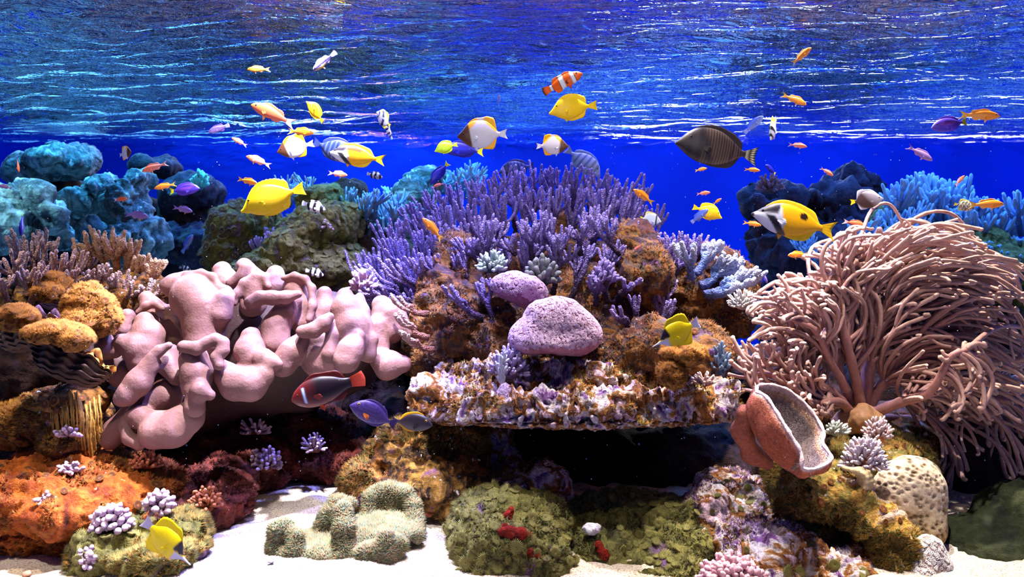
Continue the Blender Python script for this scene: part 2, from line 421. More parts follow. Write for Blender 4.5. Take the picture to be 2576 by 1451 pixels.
# ---------------------------------------------------------------- the tank: bed, walls, water surface
def build_tank():
    # sand bed
    nx, ny = 420, 260
    X, Y = np.meshgrid(np.linspace(-3.6, 3.6, nx), 0.35 + 4.85 * np.linspace(0, 1, ny) ** 1.4, indexing='ij')
    p = np.stack([X.ravel(), Y.ravel(), np.zeros(X.size)], 1)
    z = BED + 0.035 * fbm(p, 1.6, 3, 2) + 0.004 * fbm(p, 22, 2, 5)
    v = p.copy(); v[:, 2] = z
    i, j = np.meshgrid(np.arange(nx - 1), np.arange(ny - 1), indexing='ij'); a = (i * ny + j).ravel()
    q = np.stack([a, a + ny, a + ny + 1, a + 1], 1)
    m, nt, b = _new('coral_sand')
    tc = nt.nodes.new('ShaderNodeTexCoord').outputs['Object']
    n1 = _noise(nt, tc, 260, 2, 0.7); n2 = _noise(nt, tc, 7, 4)
    c = _ramp(nt, n1.outputs['Fac'], [(0.34, lin(150, 118, 92)), (0.46, lin(232, 214, 190)), (0.7, lin(250, 244, 232))]).outputs['Color']
    c = _mix(nt, 1.0, c, _ramp(nt, n2.outputs['Fac'], [(0.3, (0.75, 0.72, 0.66)), (0.6, (1, 1, 1))]).outputs['Color'], 'MULTIPLY')
    nt.links.new(c, b.inputs['Base Color']); nt.links.new(_bump(nt, n1.outputs['Fac'], 0.6, 0.006), b.inputs['Normal']); b.inputs['Roughness'].default_value = 0.9
    me = mesh_data('floor', v, q, np.zeros((0, 3), int)); link('floor', me, m, kind='structure')
    # walls, their blue standing in for the haze of open water
    m, nt, b = _new('water_haze_blue')
    tc = nt.nodes.new('ShaderNodeTexCoord').outputs['Object']
    n = _noise(nt, tc, 1.5, 4)
    nt.links.new(_ramp(nt, n.outputs['Fac'], [(0.35, lin(14, 52, 190)), (0.65, lin(18, 66, 220))]).outputs['Color'], b.inputs['Base Color']); b.inputs['Roughness'].default_value = 0.9
    def quad(name, pts):
        v = np.array(pts, float); me = mesh_data(name, v, [[0, 1, 2, 3]], np.zeros((0, 3), int)); link(name, me, m, kind='structure')
    quad('wall_back', [(-3.6, 5.2, -1), (3.6, 5.2, -1), (3.6, 5.2, 0.56), (-3.6, 5.2, 0.56)])
    quad('wall_left', [(-3.6, 0.3, -1), (-3.6, 5.2, -1), (-3.6, 5.2, 0.56), (-3.6, 0.3, 0.56)])
    quad('wall_right', [(3.6, 5.2, -1), (3.6, 0.3, -1), (3.6, 0.3, 0.56), (3.6, 5.2, 0.56)])
    # water surface seen from below
    nx, ny = 700, 520
    X, Y = np.meshgrid(np.linspace(-3.6, 3.6, nx), 0.3 + 4.9 * np.linspace(0, 1, ny) ** 1.25, indexing='ij')
    p = np.stack([X.ravel(), Y.ravel(), np.zeros(X.size)], 1)
    ps = p * np.array([0.55, 1.35, 1]); ps[:, 1] += 0.25 * p[:, 0]
    calm = 0.75 + 0.25 * np.clip((3.4 - p[:, 1]) / 1.6, 0, 1) + 0.5 * np.clip(fbm(p, .7, 2, 9), -.6, 1)
    z = SURF + calm * (0.020 * vnoise(ps * 3.2, 3) + 0.013 * vnoise(ps * 8.5, 4) + 0.0065 * vnoise(ps * 19, 5) + 0.0022 * vnoise(ps * 43, 6))
    v = p.copy(); v[:, 2] = z
    i, j = np.meshgrid(np.arange(nx - 1), np.arange(ny - 1), indexing='ij'); a = (i * ny + j).ravel()
    q = np.stack([a, a + ny, a + ny + 1, a + 1], 1)
    m = bpy.data.materials.new('water'); m.use_nodes = True; nt = m.node_tree
    for nd in list(nt.nodes): nt.nodes.remove(nd)
    out = nt.nodes.new('ShaderNodeOutputMaterial'); mix = nt.nodes.new('ShaderNodeMixShader')
    tr = nt.nodes.new('ShaderNodeBsdfTransparent'); gl = nt.nodes.new('ShaderNodeBsdfGlossy'); gl.inputs['Roughness'].default_value = 0.04
    gl.inputs['Color'].default_value = (0.78, 0.90, 1.0, 1)
    fr = nt.nodes.new('ShaderNodeFresnel'); fr.inputs['IOR'].default_value = 1.22
    tc = nt.nodes.new('ShaderNodeTexCoord').outputs['Object']
    mp = nt.nodes.new('ShaderNodeMapping'); mp.inputs['Scale'].default_value = (0.45, 1.3, 1); nt.links.new(tc, mp.inputs['Vector'])
    n1 = _noise(nt, mp.outputs['Vector'], 26, 4, 0.6, 0.4); 
    nrm = _bump(nt, n1.outputs['Fac'], 1.0, 0.03)
    nt.links.new(nrm, fr.inputs['Normal']); nt.links.new(nrm, gl.inputs['Normal'])
    nt.links.new(fr.outputs['Fac'], mix.inputs[0]); nt.links.new(tr.outputs[0], mix.inputs[1]); nt.links.new(gl.outputs[0], mix.inputs[2])
    nt.links.new(mix.outputs[0], out.inputs['Surface'])
    me = mesh_data('water_surface', v, q, np.zeros((0, 3), int)); link('water_surface', me, m, kind='structure')
build_tank()
# ---------------------------------------------------------------- the big leather coral
def leather_mat(name, tones):
    m, nt, b = _new(name)
    tc = nt.nodes.new('ShaderNodeTexCoord').outputs['Object']
    n1 = _noise(nt, tc, 7, 3); n2 = _noise(nt, tc, 190, 2, 0.5); n3 = _noise(nt, tc, 30, 3)
    c = _ramp(nt, n1.outputs['Fac'], [(0.35, tones[0]), (0.65, tones[1])]).outputs['Color']
    nt.links.new(c, b.inputs['Base Color'])
    nt.links.new(_bump(nt, n3.outputs['Fac'], 0.35, 0.006, _bump(nt, n2.outputs['Fac'], 0.35, 0.0025)), b.inputs['Normal'])
    b.inputs['Roughness'].default_value = 0.6
    b.inputs['Subsurface Weight'].default_value = 0.0
    return m
LEATHER = leather_mat('leather_coral_skin', (lin(116, 80, 72), lin(144, 106, 100)))

def lob(groups, k=0.012, vox=0.0036):
    """groups: (depth offset in cm, [(x, y, radius), ...]) measured in a 2.9 times enlarged view of the coral whose corner is at pixel (196, 630)"""
    s = Sdf()
    for d, pts in groups:
        s.chain([(196 + p[0] / 2.9, 630 + p[1] / 2.9, 2.28 - p[1] / 1450 * .2 + (d + (p[3] if len(p) > 3 else 0)) * .01, p[2] / 2.9) for p in pts], k)
    return s.mesh(vox, lambda v: 0.0028 * fbm(v, 11, 2, 4) + 0.0007 * fbm(v, 60, 2, 8))
parts = {
 'crown_lobe': [(1, [(640, 252, 46), (700, 255, 85), (800, 262, 108), (915, 280, 112)]), (-1, [(850, 340, 170), (930, 430, 168), (930, 540, 150), (920, 660, 140)]), (-4, [(1062, 370, 76), (1040, 470, 80)]),
    (-3, [(790, 168, 20), (900, 156, 20), (985, 190, 25), (1030, 262, 27), (1080, 290, 32), (1122, 322, 24)])],
 'rear_lobe': [(12, [(1050, 150, 66), (1080, 240, 95), (1120, 330, 90)]), (9, [(1214, 112, 56), (1262, 160, 56)]), (7, [(1222, 128, 44), (1200, 185, 40), (1115, 236, 34)]), (12, [(1440, 172, 62), (1440, 270, 100)]), (10, [(1300, 230, 90), (1280, 400, 100)])],
 'looped_lobe': [(-1, [(1145, 385, 22), (1160, 320, 31), (1212, 240, 33), (1290, 188, 28), (1360, 200, 26), (1388, 262, 27)]), (1, [(1300, 270, 82), (1285, 360, 74)]),
    (-4, [(1268, 378, 52), (1330, 345, 46), (1420, 345, 46), (1520, 338, 40), (1605, 318, 31)]), (1, [(1560, 370, 76), (1500, 470, 92), (1440, 560, 100), (1440, 680, 110)])],
 'arched_lobe': [(2, [(1500, 200, 23), (1580, 183, 26), (1662, 208, 27), (1708, 275, 29), (1714, 400, 31), (1690, 500, 28)]), (6, [(1590, 280, 100), (1630, 400, 86), (1620, 520, 80)])],
 'right_lobe': [(9, [(1800, 312, 60), (1800, 430, 84), (1760, 560, 95)]), (0, [(1948, 330, 62), (1955, 430, 106), (1995, 560, 128), (2010, 680, 130)]), (1, [(2058, 330, 28), (2092, 440, 34), (2112, 560, 38), (2140, 650, 46), (2120, 760, 60)]),
    (-5, [(2050, 625, 44), (1990, 720, 88), (1960, 800, 92)])],
 'ridge_lobe': [(-6, [(1636, 592, 44), (1720, 584, 48), (1795, 530, 48), (1836, 486, 34)]), (-3, [(1858, 520, 26), (1862, 620, 48), (1840, 750, 66)]), (-2, [(1640, 640, 56), (1560, 740, 96), (1500, 830, 96)]), (1, [(1750, 700, 104), (1760, 800, 120), (1840, 830, 120)])],
 'front_lobe': [(-4, [(1258, 630, 74), (1255, 730, 108), (1280, 800, 112)]), (-7, [(1350, 790, 80), (1410, 820, 62), (1468, 832, 30)]), (-7, [(1085, 890, 82), (1150, 970, 118), (1260, 975, 120), (1350, 910, 84)]), (-8, [(1040, 830, 44), (1065, 920, 66)])],
 'curled_lobe': [(-12, [(770, 702, 48), (870, 716, 48), (950, 672, 40), (1005, 644, 38), (1062, 672, 40), (1078, 728, 34)]), (-12, [(1040, 748, 46), (1008, 780, 36), (1034, 838, 38)])],
 'centre_column': [(-8, [(846, 800, 114), (866, 900, 116), (862, 990, 104)]), (-11, [(900, 1030, 84), (966, 1056, 46)]), (-9, [(850, 1050, 70), (850, 1140, 80)])],
 'diagonal_lobe': [(-9, [(662, 692, 34), (592, 730, 40), (545, 780, 46)]), (-8, [(520, 850, 74), (440, 960, 92), (352, 1056, 74), (312, 1084, 48)]), (-4, [(678, 738, 58), (660, 830, 76), (720, 920, 66)])],
 'left_lobe': [(6, [(500, 350, 60), (545, 430, 84), (560, 520, 90)]), (2, [(360, 480, 58), (330, 570, 66)]), (0, [(440, 450, 20), (500, 402, 24), (570, 388, 24), (612, 420, 24)]), (-2, [(486, 520, 72), (500, 620, 118), (480, 720, 122), (470, 810, 104)]),
    (-4, [(320, 660, 58), (420, 700, 100)]), (-3, [(196, 655, 62), (205, 715, 68), (275, 735, 46)]), (3, [(220, 780, 80), (330, 900, 104)]), (8, [(680, 470, 80), (700, 560, 90), (740, 660, 90)])],
 'foot_lobe': [(0, [(640, 1060, 126), (480, 1160, 110), (270, 1320, 92), (232, 1384, 70)]), (-5, [(398, 1200, 52), (450, 1215, 80), (560, 1260, 84), (700, 1240, 84)]), (-4, [(352, 1225, 36), (336, 1290, 38), (372, 1370, 46), (450, 1410, 50)]),
    (-6, [(560, 1330, 118), (700, 1300, 130), (810, 1210, 110), (850, 1140, 74)])],
 'outer_lobe': [(13, [(2215, 395, 70), (2260, 480, 112), (2280, 580, 104)]), (13, [(2340, 500, 70), (2420, 600, 46)]), (8, [(2200, 790, 72), (2262, 830, 106), (2370, 826, 62)]), (10, [(2180, 560, 90), (2200, 700, 80)])],
}
lroot = empty('leather_coral', (P(620, 1080, 2.3)[0], 2.3, P(620, 1080, 2.3)[2]),
    'huge pinkish tan leather coral with smooth folded lobes beside the central reef', 'coral')
for nm, g in parts.items():
    v, q, t = lob(g)
    mk(nm, v, q, t, LEATHER, lroot)
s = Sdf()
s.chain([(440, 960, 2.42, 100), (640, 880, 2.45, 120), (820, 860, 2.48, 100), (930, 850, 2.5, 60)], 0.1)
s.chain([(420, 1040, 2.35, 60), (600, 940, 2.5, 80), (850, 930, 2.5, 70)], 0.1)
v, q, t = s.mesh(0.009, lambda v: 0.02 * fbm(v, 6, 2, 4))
mk('stalk', v, q, t, leather_mat('leather_coral_stalk', (lin(44, 28, 28), lin(64, 42, 40))), lroot, label='shaded brown stalk under the folded lobes')  # stalk skin darkened: the shade under the lobes is in its colour
# ---------------------------------------------------------------- living rock
OCHRE = lin(156, 102, 42); OCHRE2 = lin(186, 138, 62); BROWN = lin(96, 52, 26); DARK = lin(38, 24, 22); PURP = lin(132, 84, 150); PINKW = lin(226, 196, 214)
WHITE_ = lin(232, 222, 220); GREENB = lin(92, 90, 46); OLIVE = lin(124, 118, 58); RUST = lin(150, 66, 22); RED = lin(150, 30, 12); GREY = lin(128, 118, 116); TEAL = lin(90, 150, 160)
M_OCHRE = rock_mat('ochre_algae_rock', [BROWN, OCHRE, DARK, OCHRE2, PURP], 9, 80, WHITE_, 0.66)
M_MOUND = rock_mat('mound_rock', [lin(30, 22, 26), BROWN, lin(60, 50, 60), OCHRE * .8, lin(96, 84, 70), PURP * .8], 9, 80, lin(190, 180, 190), 0.68)
M_PALE2 = None
M_CRUST = rock_mat('coralline_crust_rock', [DARK, PURP, WHITE_, OCHRE, BROWN, PINKW, GREY * .6], 13, 90, WHITE_, 0.63)
M_GREEN = rock_mat('green_zoanthid_rock', [DARK, GREENB, OLIVE, GREENB, PURP], 8, 60, None, 0.7, 1.0, 38)
M_RUST = rock_mat('rust_orange_rock', [DARK, RUST, lin(190, 104, 34), RUST, OCHRE], 9, 80, lin(240, 190, 150), 0.68)
M_DARKR = rock_mat('shade_dark_rock', [lin(20, 14, 20), lin(58, 36, 30), lin(30, 20, 26), lin(70, 44, 60)], 8, 60, None)  # dark base colours standing in for shade in caves and gaps
M_MAROON = rock_mat('maroon_encrusted_rock', [lin(36, 14, 14), lin(104, 38, 24), lin(60, 24, 24), lin(120, 62, 40)], 10, 90, lin(200, 150, 140), 0.7)
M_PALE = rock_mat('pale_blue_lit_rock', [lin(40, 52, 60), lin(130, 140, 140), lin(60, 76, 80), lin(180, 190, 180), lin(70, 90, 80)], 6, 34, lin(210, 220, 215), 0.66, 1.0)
M_TURF = rock_mat('yellow_turf_rock', [BROWN, OCHRE2, OLIVE, lin(210, 160, 70), WHITE_], 8, 90, WHITE_, 0.64, 1.0)
M_DGREEN = rock_mat('shaded_green_rock', [lin(20, 26, 22), lin(52, 60, 32), lin(30, 36, 30)], 8, 60, None)  # darker copy of the green rock, shade put into the colour
M_MURK = rock_mat('murky_purple_rock', [lin(16, 14, 30), lin(60, 48, 66), lin(30, 26, 46), lin(96, 76, 76)], 6, 40, None)  # colours lowered to carry the dim, hazy light of the far reef
M_FUZZ = skin_mat('algae_tuft', 0.8, 200, 0.1, 0.001)

def rock(name, mat, prims, vox=0.009, amp=0.02, f=7, amp2=0.008, f2=26, seed=1, k=0.05, parent=None, under=None, **tags):
    s = Sdf()
    for pr in prims:
        if pr[0] == 'E':
            _, px, py, Y, rx, ry, rz = pr     # centre pixel, depth, radii: px across, metres deep, px high
            s.ell(P(px, py, Y), (rx / F * Y, ry, rz / F * Y), k)
        elif pr[0] == 'X':
            _, px, py, Y, rx, ry, rz = pr
            s.cut(P(px, py, Y), (rx / F * Y, ry, rz / F * Y), k)
        else: s.chain(pr, k)
    d = lambda v: amp * fbm(v, f, 3, seed) + amp2 * ridged(v, f2, 3, seed + 20)
    v, q, t = s.mesh(vox, d)
    if under is not None:      # flatten the underside below a pixel row
        zc = (HY - under) / F * np.maximum(v[:, 1], 1.0); v[:, 2] = np.where(v[:, 2] < zc, zc + (v[:, 2] - zc) * .3, v[:, 2])
    o = mk(name, v, q, t, mat, parent, **tags)
    return o, v, q

def fuzz(o, v, q, n, length=0.010, width=0.0012, cols=(OCHRE, OCHRE2, BROWN), name='algae_turf', mask=None, up=-0.1, blades=6, seed=3, patch=9.0, thr=0.0, spread=0.7):
    """a coat of short algae blades on part of a rock (uncountable: one piece of stuff)"""
    def mk_(c):
        r = fbm(c, patch, 2, seed + 40) > thr
        return r & mask(c) if mask is not None else r
    p, nn = pick(v, q, n, up, -0.1, seed, mk_)
    if not len(p): return
    mb = tufts(p, nn, length, width, blades, spread, cols, seed)
    mkb(name, mb, M_FUZZ, o, kind='stuff')

def polyp_mesh(name, c_disc, c_ring, c_tent, nt=26, L=0.45):
    """one zoanthid / mushroom polyp: disc with mouth, ring of tentacles, unit radius"""
    mb = MB(); K = nt
    a = np.arange(K) * 2 * np.pi / K
    rings = [(0.0, 0.02), (0.14, 0.10), (0.3, 0.16), (0.62, 0.20), (0.8, 0.12), (0.62, -0.35)]
    v, c = [], []
    cols = [DARK, c_ring, c_disc, c_disc, c_ring, c_ring * 0.5]
    for (r_, z), cc in zip(rings, cols):
        for x in a: v.append((r_ * math.cos(x), r_ * math.sin(x), z)); c.append(cc)
    q = [[i * K + j, i * K + (j + 1) % K, (i + 1) * K + (j + 1) % K, (i + 1) * K + j] for i in range(len(rings) - 1) for j in range(K)]
    mb.add(v, np.array(q)[:, ::-1], None, np.array(c))
    for j, x in enumerate(a):
        l = (0.8 if j % 2 else 1.0) * L; d = 0.08
        p0 = np.array([0.74 * math.cos(x - d), 0.74 * math.sin(x - d), 0.14]); p1 = np.array([0.74 * math.cos(x + d), 0.74 * math.sin(x + d), 0.14])
        p2 = np.array([0.74 * math.cos(x), 0.74 * math.sin(x), 0.22]); tip = np.array([(0.74 + l) * math.cos(x), (0.74 + l) * math.sin(x), 0.24 + 0.1 * (j % 2)])
        mb.add([p0, p1, p2, tip], None, [[0, 1, 3], [1, 2, 3], [2, 0, 3]], [c_ring * 0.6, c_ring * 0.6, c_tent, c_tent])
    v, q, t, c = mb.data()
    me = mesh_data(name, v, q, t, c); me.materials.append(M_FUZZ); return me

POLY_G = polyp_mesh('polyp', OLIVE * 0.7, OLIVE, lin(170, 165, 90))
POLY_O = polyp_mesh('polyp', BROWN, OCHRE, OCHRE2)
POLY_B = polyp_mesh('polyp', lin(70, 60, 40), lin(130, 110, 70), lin(160, 140, 90))

def polyps(o, v, q, n, r, me, name='polyp', mask=None, seed=5, up=-0.2, gap=1.3, base=None):
    p, nn = pick(v, q, n * 5, up, 0.1, seed, mask)
    org = np.array(o.location) + (np.array(o.parent.location) if o.parent else 0)
    R = random.Random(seed); kept = []
    for a, b in zip(p, nn):
        rr = r * R.uniform(0.7, 1.3)
        if all(np.linalg.norm(a - c) > gap * (rr + s) * 0.62 for c, s in kept):
            kept.append((a, rr))
            x = link(name, me, None, o, tuple(a - org + b * rr * 0.15))
            x.scale = (rr, rr, rr); x.rotation_euler = Vector(b + np.array([0, -0.25, 0.15])).to_track_quat('Z', 'Y').to_euler()
            if len(kept) >= n: break

# --- far left, under the blue lamps
R_ = {}
def big(key, *a, **k): R_[key] = rock(*a, **k); return R_[key]
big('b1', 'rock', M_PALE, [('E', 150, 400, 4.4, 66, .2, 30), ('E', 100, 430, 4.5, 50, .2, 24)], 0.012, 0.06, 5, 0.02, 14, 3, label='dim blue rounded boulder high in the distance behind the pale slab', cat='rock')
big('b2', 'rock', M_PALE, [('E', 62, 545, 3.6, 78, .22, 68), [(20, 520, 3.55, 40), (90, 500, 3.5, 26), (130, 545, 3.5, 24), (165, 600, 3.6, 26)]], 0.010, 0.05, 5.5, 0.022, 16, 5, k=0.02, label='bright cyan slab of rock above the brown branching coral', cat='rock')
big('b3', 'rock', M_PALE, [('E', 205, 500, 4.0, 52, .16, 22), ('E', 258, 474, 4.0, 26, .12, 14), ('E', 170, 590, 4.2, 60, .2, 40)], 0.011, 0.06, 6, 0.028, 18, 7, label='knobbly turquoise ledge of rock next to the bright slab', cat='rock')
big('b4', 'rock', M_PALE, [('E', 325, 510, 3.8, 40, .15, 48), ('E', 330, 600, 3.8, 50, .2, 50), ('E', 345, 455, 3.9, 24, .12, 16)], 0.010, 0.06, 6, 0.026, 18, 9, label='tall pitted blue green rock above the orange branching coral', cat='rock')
big('b5', 'rock', M_MURK, [('E', 480, 490, 4.3, 56, .2, 34), ('E', 430, 610, 4.2, 44, .2, 44), ('E', 520, 620, 4.3, 70, .25, 54), ('E', 400, 425, 4.5, 40, .16, 12)], 0.012, 0.06, 5, 0.02, 15, 11, label='shadowed dark blue rock far behind the purple tang', cat='rock')
big('b6', 'rock', M_DARKR, [('E', 200, 680, 4.6, 420, .3, 150), ('E', 700, 700, 4.6, 350, .3, 150), ('E', 140, 520, 4.6, 90, .18, 90), ('E', 310, 560, 4.5, 80, .18, 70), ('E', 490, 590, 4.5, 70, .18, 80), ('E', 1040, 760, 4.0, 120, .25, 200)], 0.03, 0.08, 2.5, 0.02, 10, 13, label='dark ridge of rock along the far back of the tank', cat='rock')
# --- mid distance, green zoanthid rock
big('m1', 'rock', M_GREEN, [('E', 618, 570, 3.2, 66, .18, 52), ('E', 600, 640, 3.2, 60, .2, 60)], 0.009, 0.02, 6, 0.012, 22, 15, label='round dark teal coral boulder just below the yellow tang', cat='rock')
big('m2', 'rock', M_GREEN, [('E', 790, 570, 3.05, 78, .2, 46), ('E', 745, 620, 2.98, 60, .2, 50), ('E', 690, 672, 2.95, 100, .22, 34), ('E', 830, 680, 3.05, 110, .25, 60), ('E', 860, 560, 3.15, 50, .15, 40), ('E', 700, 760, 3.1, 260, .3, 80), ('E', 800, 500, 3.2, 50, .15, 30)],
    0.009, 0.022, 6, 0.012, 22, 17, label='yellowish green polyp covered rock behind the leather coral', cat='rock')
big('m3', 'rock', M_PALE, [('E', 1040, 490, 3.7, 50, .2, 46), ('E', 1010, 560, 3.6, 80, .2, 60), ('E', 1080, 450, 3.8, 60, .15, 24)], 0.012, 0.03, 6, 0.012, 20, 19, label='brightly lit cyan rock crest behind the branching coral', cat='rock')
big('m4', 'rock', M_DARKR, [('E', 900, 640, 3.3, 60, .2, 120), ('E', 960, 700, 3.3, 90, .25, 130), ('E', 880, 520, 3.4, 40, .15, 50)], 0.012, 0.03, 5, 0.012, 20, 21, label='dark blue rock wall behind the leather coral', cat='rock')
# --- right back
big('r1', 'rock', M_MURK, [('E', 1960, 610, 3.9, 46, .16, 60), ('E', 1905, 510, 3.9, 18, .08, 22), ('E', 1950, 500, 3.95, 36, .1, 14), ('E', 1930, 550, 3.95, 22, .1, 40), ('E', 2080, 500, 4.1, 80, .14, 16), ('E', 2150, 470, 4.2, 60, .16, 20), ('E', 2060, 640, 3.9, 150, .3, 50), ('E', 2110, 560, 4.1, 90, .2, 40), ('E', 2060, 790, 4.1, 130, .25, 200)], 0.012, 0.06, 8, 0.035, 16, 23, label='murky purple rock column behind the rabbitfish', cat='rock')
big('r2', 'rock', M_GREEN, [('E', 2440, 640, 3.3, 60, .2, 70), ('E', 2380, 680, 3.2, 160, .3, 80), ('E', 2540, 690, 3.2, 90, .25, 70), ('E', 2300, 560, 3.6, 120, .25, 50), ('E', 2430, 900, 3.5, 150, .25, 230)], 0.012, 0.03, 5, 0.014, 20, 25, label='green rock carrying the blue branching coral', cat='rock')
big('r3', 'rock', M_DARKR, [('E', 2420, 1080, 3.1, 330, .35, 260), ('E', 2180, 1240, 3.1, 180, .3, 150), ('E', 2480, 1200, 2.55, 230, .2, 150), ('E', 2330, 1130, 2.6, 160, .2, 120)], 0.02, 0.06, 3, 0.02, 14, 27, label='black shadowed rock mass behind the long fingered coral', cat='rock')
# --- central reef mound
big('c1', 'reef_mound', M_MOUND, [('E', 1340, 735, 2.9, 270, .22, 125), ('E', 1140, 770, 2.64, 90, .16, 110), ('E', 1560, 780, 2.8, 220, .22, 140), ('E', 1780, 740, 2.7, 110, .22, 120), ('E', 1330, 860, 2.72, 330, .3, 120),
     [(1150, 640, 2.55, 36), (1120, 720, 2.45, 44), (1105, 800, 2.38, 50), (1090, 900, 2.33, 46)], [(1190, 760, 2.42, 42), (1180, 830, 2.36, 50)], [(1250, 800, 2.4, 44), (1230, 870, 2.34, 44)],
     [(1600, 600, 2.6, 34), (1620, 680, 2.5, 34), (1640, 760, 2.5, 40)], [(1420, 570, 2.85, 34), (1400, 640, 2.8, 60)], ('E', 1720, 870, 2.4, 110, .16, 60), [(1500, 930, 2.3, 60), (1640, 900, 2.28, 60), (1760, 920, 2.25, 50)],
     ('X', 1660, 790, 2.42, 50, .12, 60), ('X', 1480, 700, 2.5, 45, .12, 50)],
    0.009, 0.03, 7, 0.014, 24, 31, label='central mound of brown orange living rock below the purple branching coral', cat='rock')
big('c2', 'reef_shelf', M_CRUST, [('E', 1440, 1010, 2.42, 385, .36, 40), [(1090, 1000, 2.2, 40), (1200, 1022, 2.12, 38), (1380, 1030, 2.1, 36), (1560, 1030, 2.1, 34), (1740, 1020, 2.14, 36), (1810, 1000, 2.2, 30)],
     [(1120, 960, 2.3, 36), (1300, 970, 2.25, 44), (1500, 985, 2.2, 40), (1700, 985, 2.25, 40)], [(1240, 950, 2.3, 30), (1330, 940, 2.3, 40)]],
    0.0055, 0.022, 17, 0.022, 40, 33, k=0.02, under=1058, label='flat shelf of purple and white crusted rock jutting over the dark cave', cat='rock')
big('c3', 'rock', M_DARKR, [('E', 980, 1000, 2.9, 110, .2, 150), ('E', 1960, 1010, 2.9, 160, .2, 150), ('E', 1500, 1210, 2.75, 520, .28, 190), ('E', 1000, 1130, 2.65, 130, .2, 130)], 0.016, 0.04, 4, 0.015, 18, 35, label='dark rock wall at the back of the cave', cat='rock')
big('c4', 'rock', M_OCHRE, [('E', 1010, 1130, 2.35, 80, .13, 60), ('E', 1090, 1200, 2.3, 110, .16, 60), ('E', 960, 1200, 2.3, 90, .13, 50), ('E', 1150, 1100, 2.4, 50, .12, 60), ('E', 1180, 1250, 2.25, 70, .12, 50)],
    0.007, 0.02, 9, 0.015, 28, 37, label='ochre and purple rock between the sand and the shelf', cat='rock')
big('c5', 'rock', M_CRUST, [[(1240, 1100, 2.45, 50), (1250, 1160, 2.4, 44), (1290, 1220, 2.35, 50), (1360, 1230, 2.3, 44)], ('E', 1360, 1230, 2.3, 60, .1, 36)], 0.008, 0.02, 9, 0.014, 26, 39, label='grey mottled pillar of rock standing inside the cave', cat='rock')
big('c6', 'rock', M_GREEN, [('E', 1270, 1350, 2.0, 110, .14, 90), ('E', 1200, 1300, 2.05, 50, .1, 50), ('E', 1350, 1420, 1.97, 80, .12, 70), ('E', 1240, 1430, 1.95, 60, .1, 60), ('E', 1370, 1310, 2.05, 50, .1, 50)],
    0.006, 0.014, 10, 0.010, 30, 41, label='green polyp covered boulder with red sponge at the edge of the sand', cat='rock')
big('c7', 'rock', M_GREEN, [('E', 1540, 1310, 2.2, 130, .16, 40), ('E', 1600, 1400, 2.05, 110, .14, 30), ('E', 1500, 1380, 2.05, 60, .1, 40), ('E', 1700, 1330, 2.1, 90, .14, 46), ('E', 1690, 1420, 2.0, 90, .12, 30)],
    0.007, 0.016, 9, 0.012, 28, 43, label='low olive green rock bed below the cave mouth', cat='rock')
big('c8', 'rock', M_CRUST, [('E', 1820, 1320, 2.1, 90, .14, 60), ('E', 1900, 1390, 2.0, 90, .13, 46), ('E', 1960, 1420, 1.95, 70, .1, 60), ('E', 1860, 1260, 2.3, 90, .14, 50), ('E', 2090, 1430, 1.95, 90, .12, 40)],
    0.007, 0.02, 10, 0.016, 30, 45, label='purple white crusted rock behind the pink knobby coral', cat='rock')
# --- right boulder
big('d1', 'rock', M_TURF, [('E', 2050, 1220, 2.1, 90, .13, 44), [(1985, 1190, 2.1, 34), (2010, 1260, 2.05, 38)], [(2070, 1240, 2.05, 44), (2150, 1260, 2.0, 48), (2220, 1330, 1.97, 50), (2260, 1400, 1.95, 44), (2290, 1450, 1.93, 34)], ('E', 2160, 1200, 2.2, 110, .14, 70), ('E', 2240, 1160, 2.25, 90, .12, 60),
     ('E', 2080, 1320, 2.1, 80, .08, 40), ('X', 2120, 1350, 2.0, 60, .1, 26)],
    0.0065, 0.016, 9, 0.011, 30, 47, k=0.03, label='boulder thick with yellow brown turf under the cup coral', cat='rock')
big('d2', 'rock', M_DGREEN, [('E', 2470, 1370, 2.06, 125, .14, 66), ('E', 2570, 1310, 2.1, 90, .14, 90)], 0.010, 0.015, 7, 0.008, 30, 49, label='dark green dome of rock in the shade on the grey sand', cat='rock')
big('d3', 'rock', M_OCHRE, [('E', 2150, 1085, 2.42, 120, .13, 50), ('E', 2060, 1080, 2.5, 120, .14, 60), ('E', 2250, 1120, 2.4, 90, .13, 50)], 0.008, 0.02, 8, 0.012, 26, 51, label='brown rock at the foot of the long fingered coral', cat='rock')
# --- left side
big('l1', 'rock', M_DARKR, [('E', 120, 930, 2.35, 170, .16, 90), ('E', 40, 880, 2.35, 100, .14, 80), ('E', -60, 1000, 2.4, 140, .14, 140)], 0.01, 0.025, 6, 0.014, 22, 53, label='dark rock in shadow beneath the clams', cat='rock')
big('l2', 'rock', M_OCHRE, [('E', 140, 1050, 2.25, 130, .13, 60), [(20, 1080, 2.2, 44), (110, 1040, 2.15, 44), (190, 1020, 2.12, 44), (235, 1010, 2.15, 34)], ('E', 200, 1090, 2.15, 70, .1, 60)], 0.0065, 0.014, 9, 0.008, 30, 55, k=0.03, label='golden ribbed rock shaded by the leather coral foot', cat='rock')
big('l3', 'rock', M_RUST, [('E', 160, 1210, 2.1, 200, .16, 60), ('E', 60, 1260, 2.02, 110, .13, 60), ('E', 200, 1265, 2.0, 140, .13, 46), ('E', 330, 1220, 2.1, 110, .13, 44), ('E', 160, 1150, 2.2, 90, .12, 40), ('E', 400, 1270, 2.1, 60, .1, 44), ('E', 100, 1330, 2.08, 180, .12, 46), ('E', 320, 1320, 2.1, 100, .12, 40)],
    0.0065, 0.018, 10, 0.014, 30, 57, k=0.03, label='rust orange encrusted rock lying over the dark hollow', cat='rock')
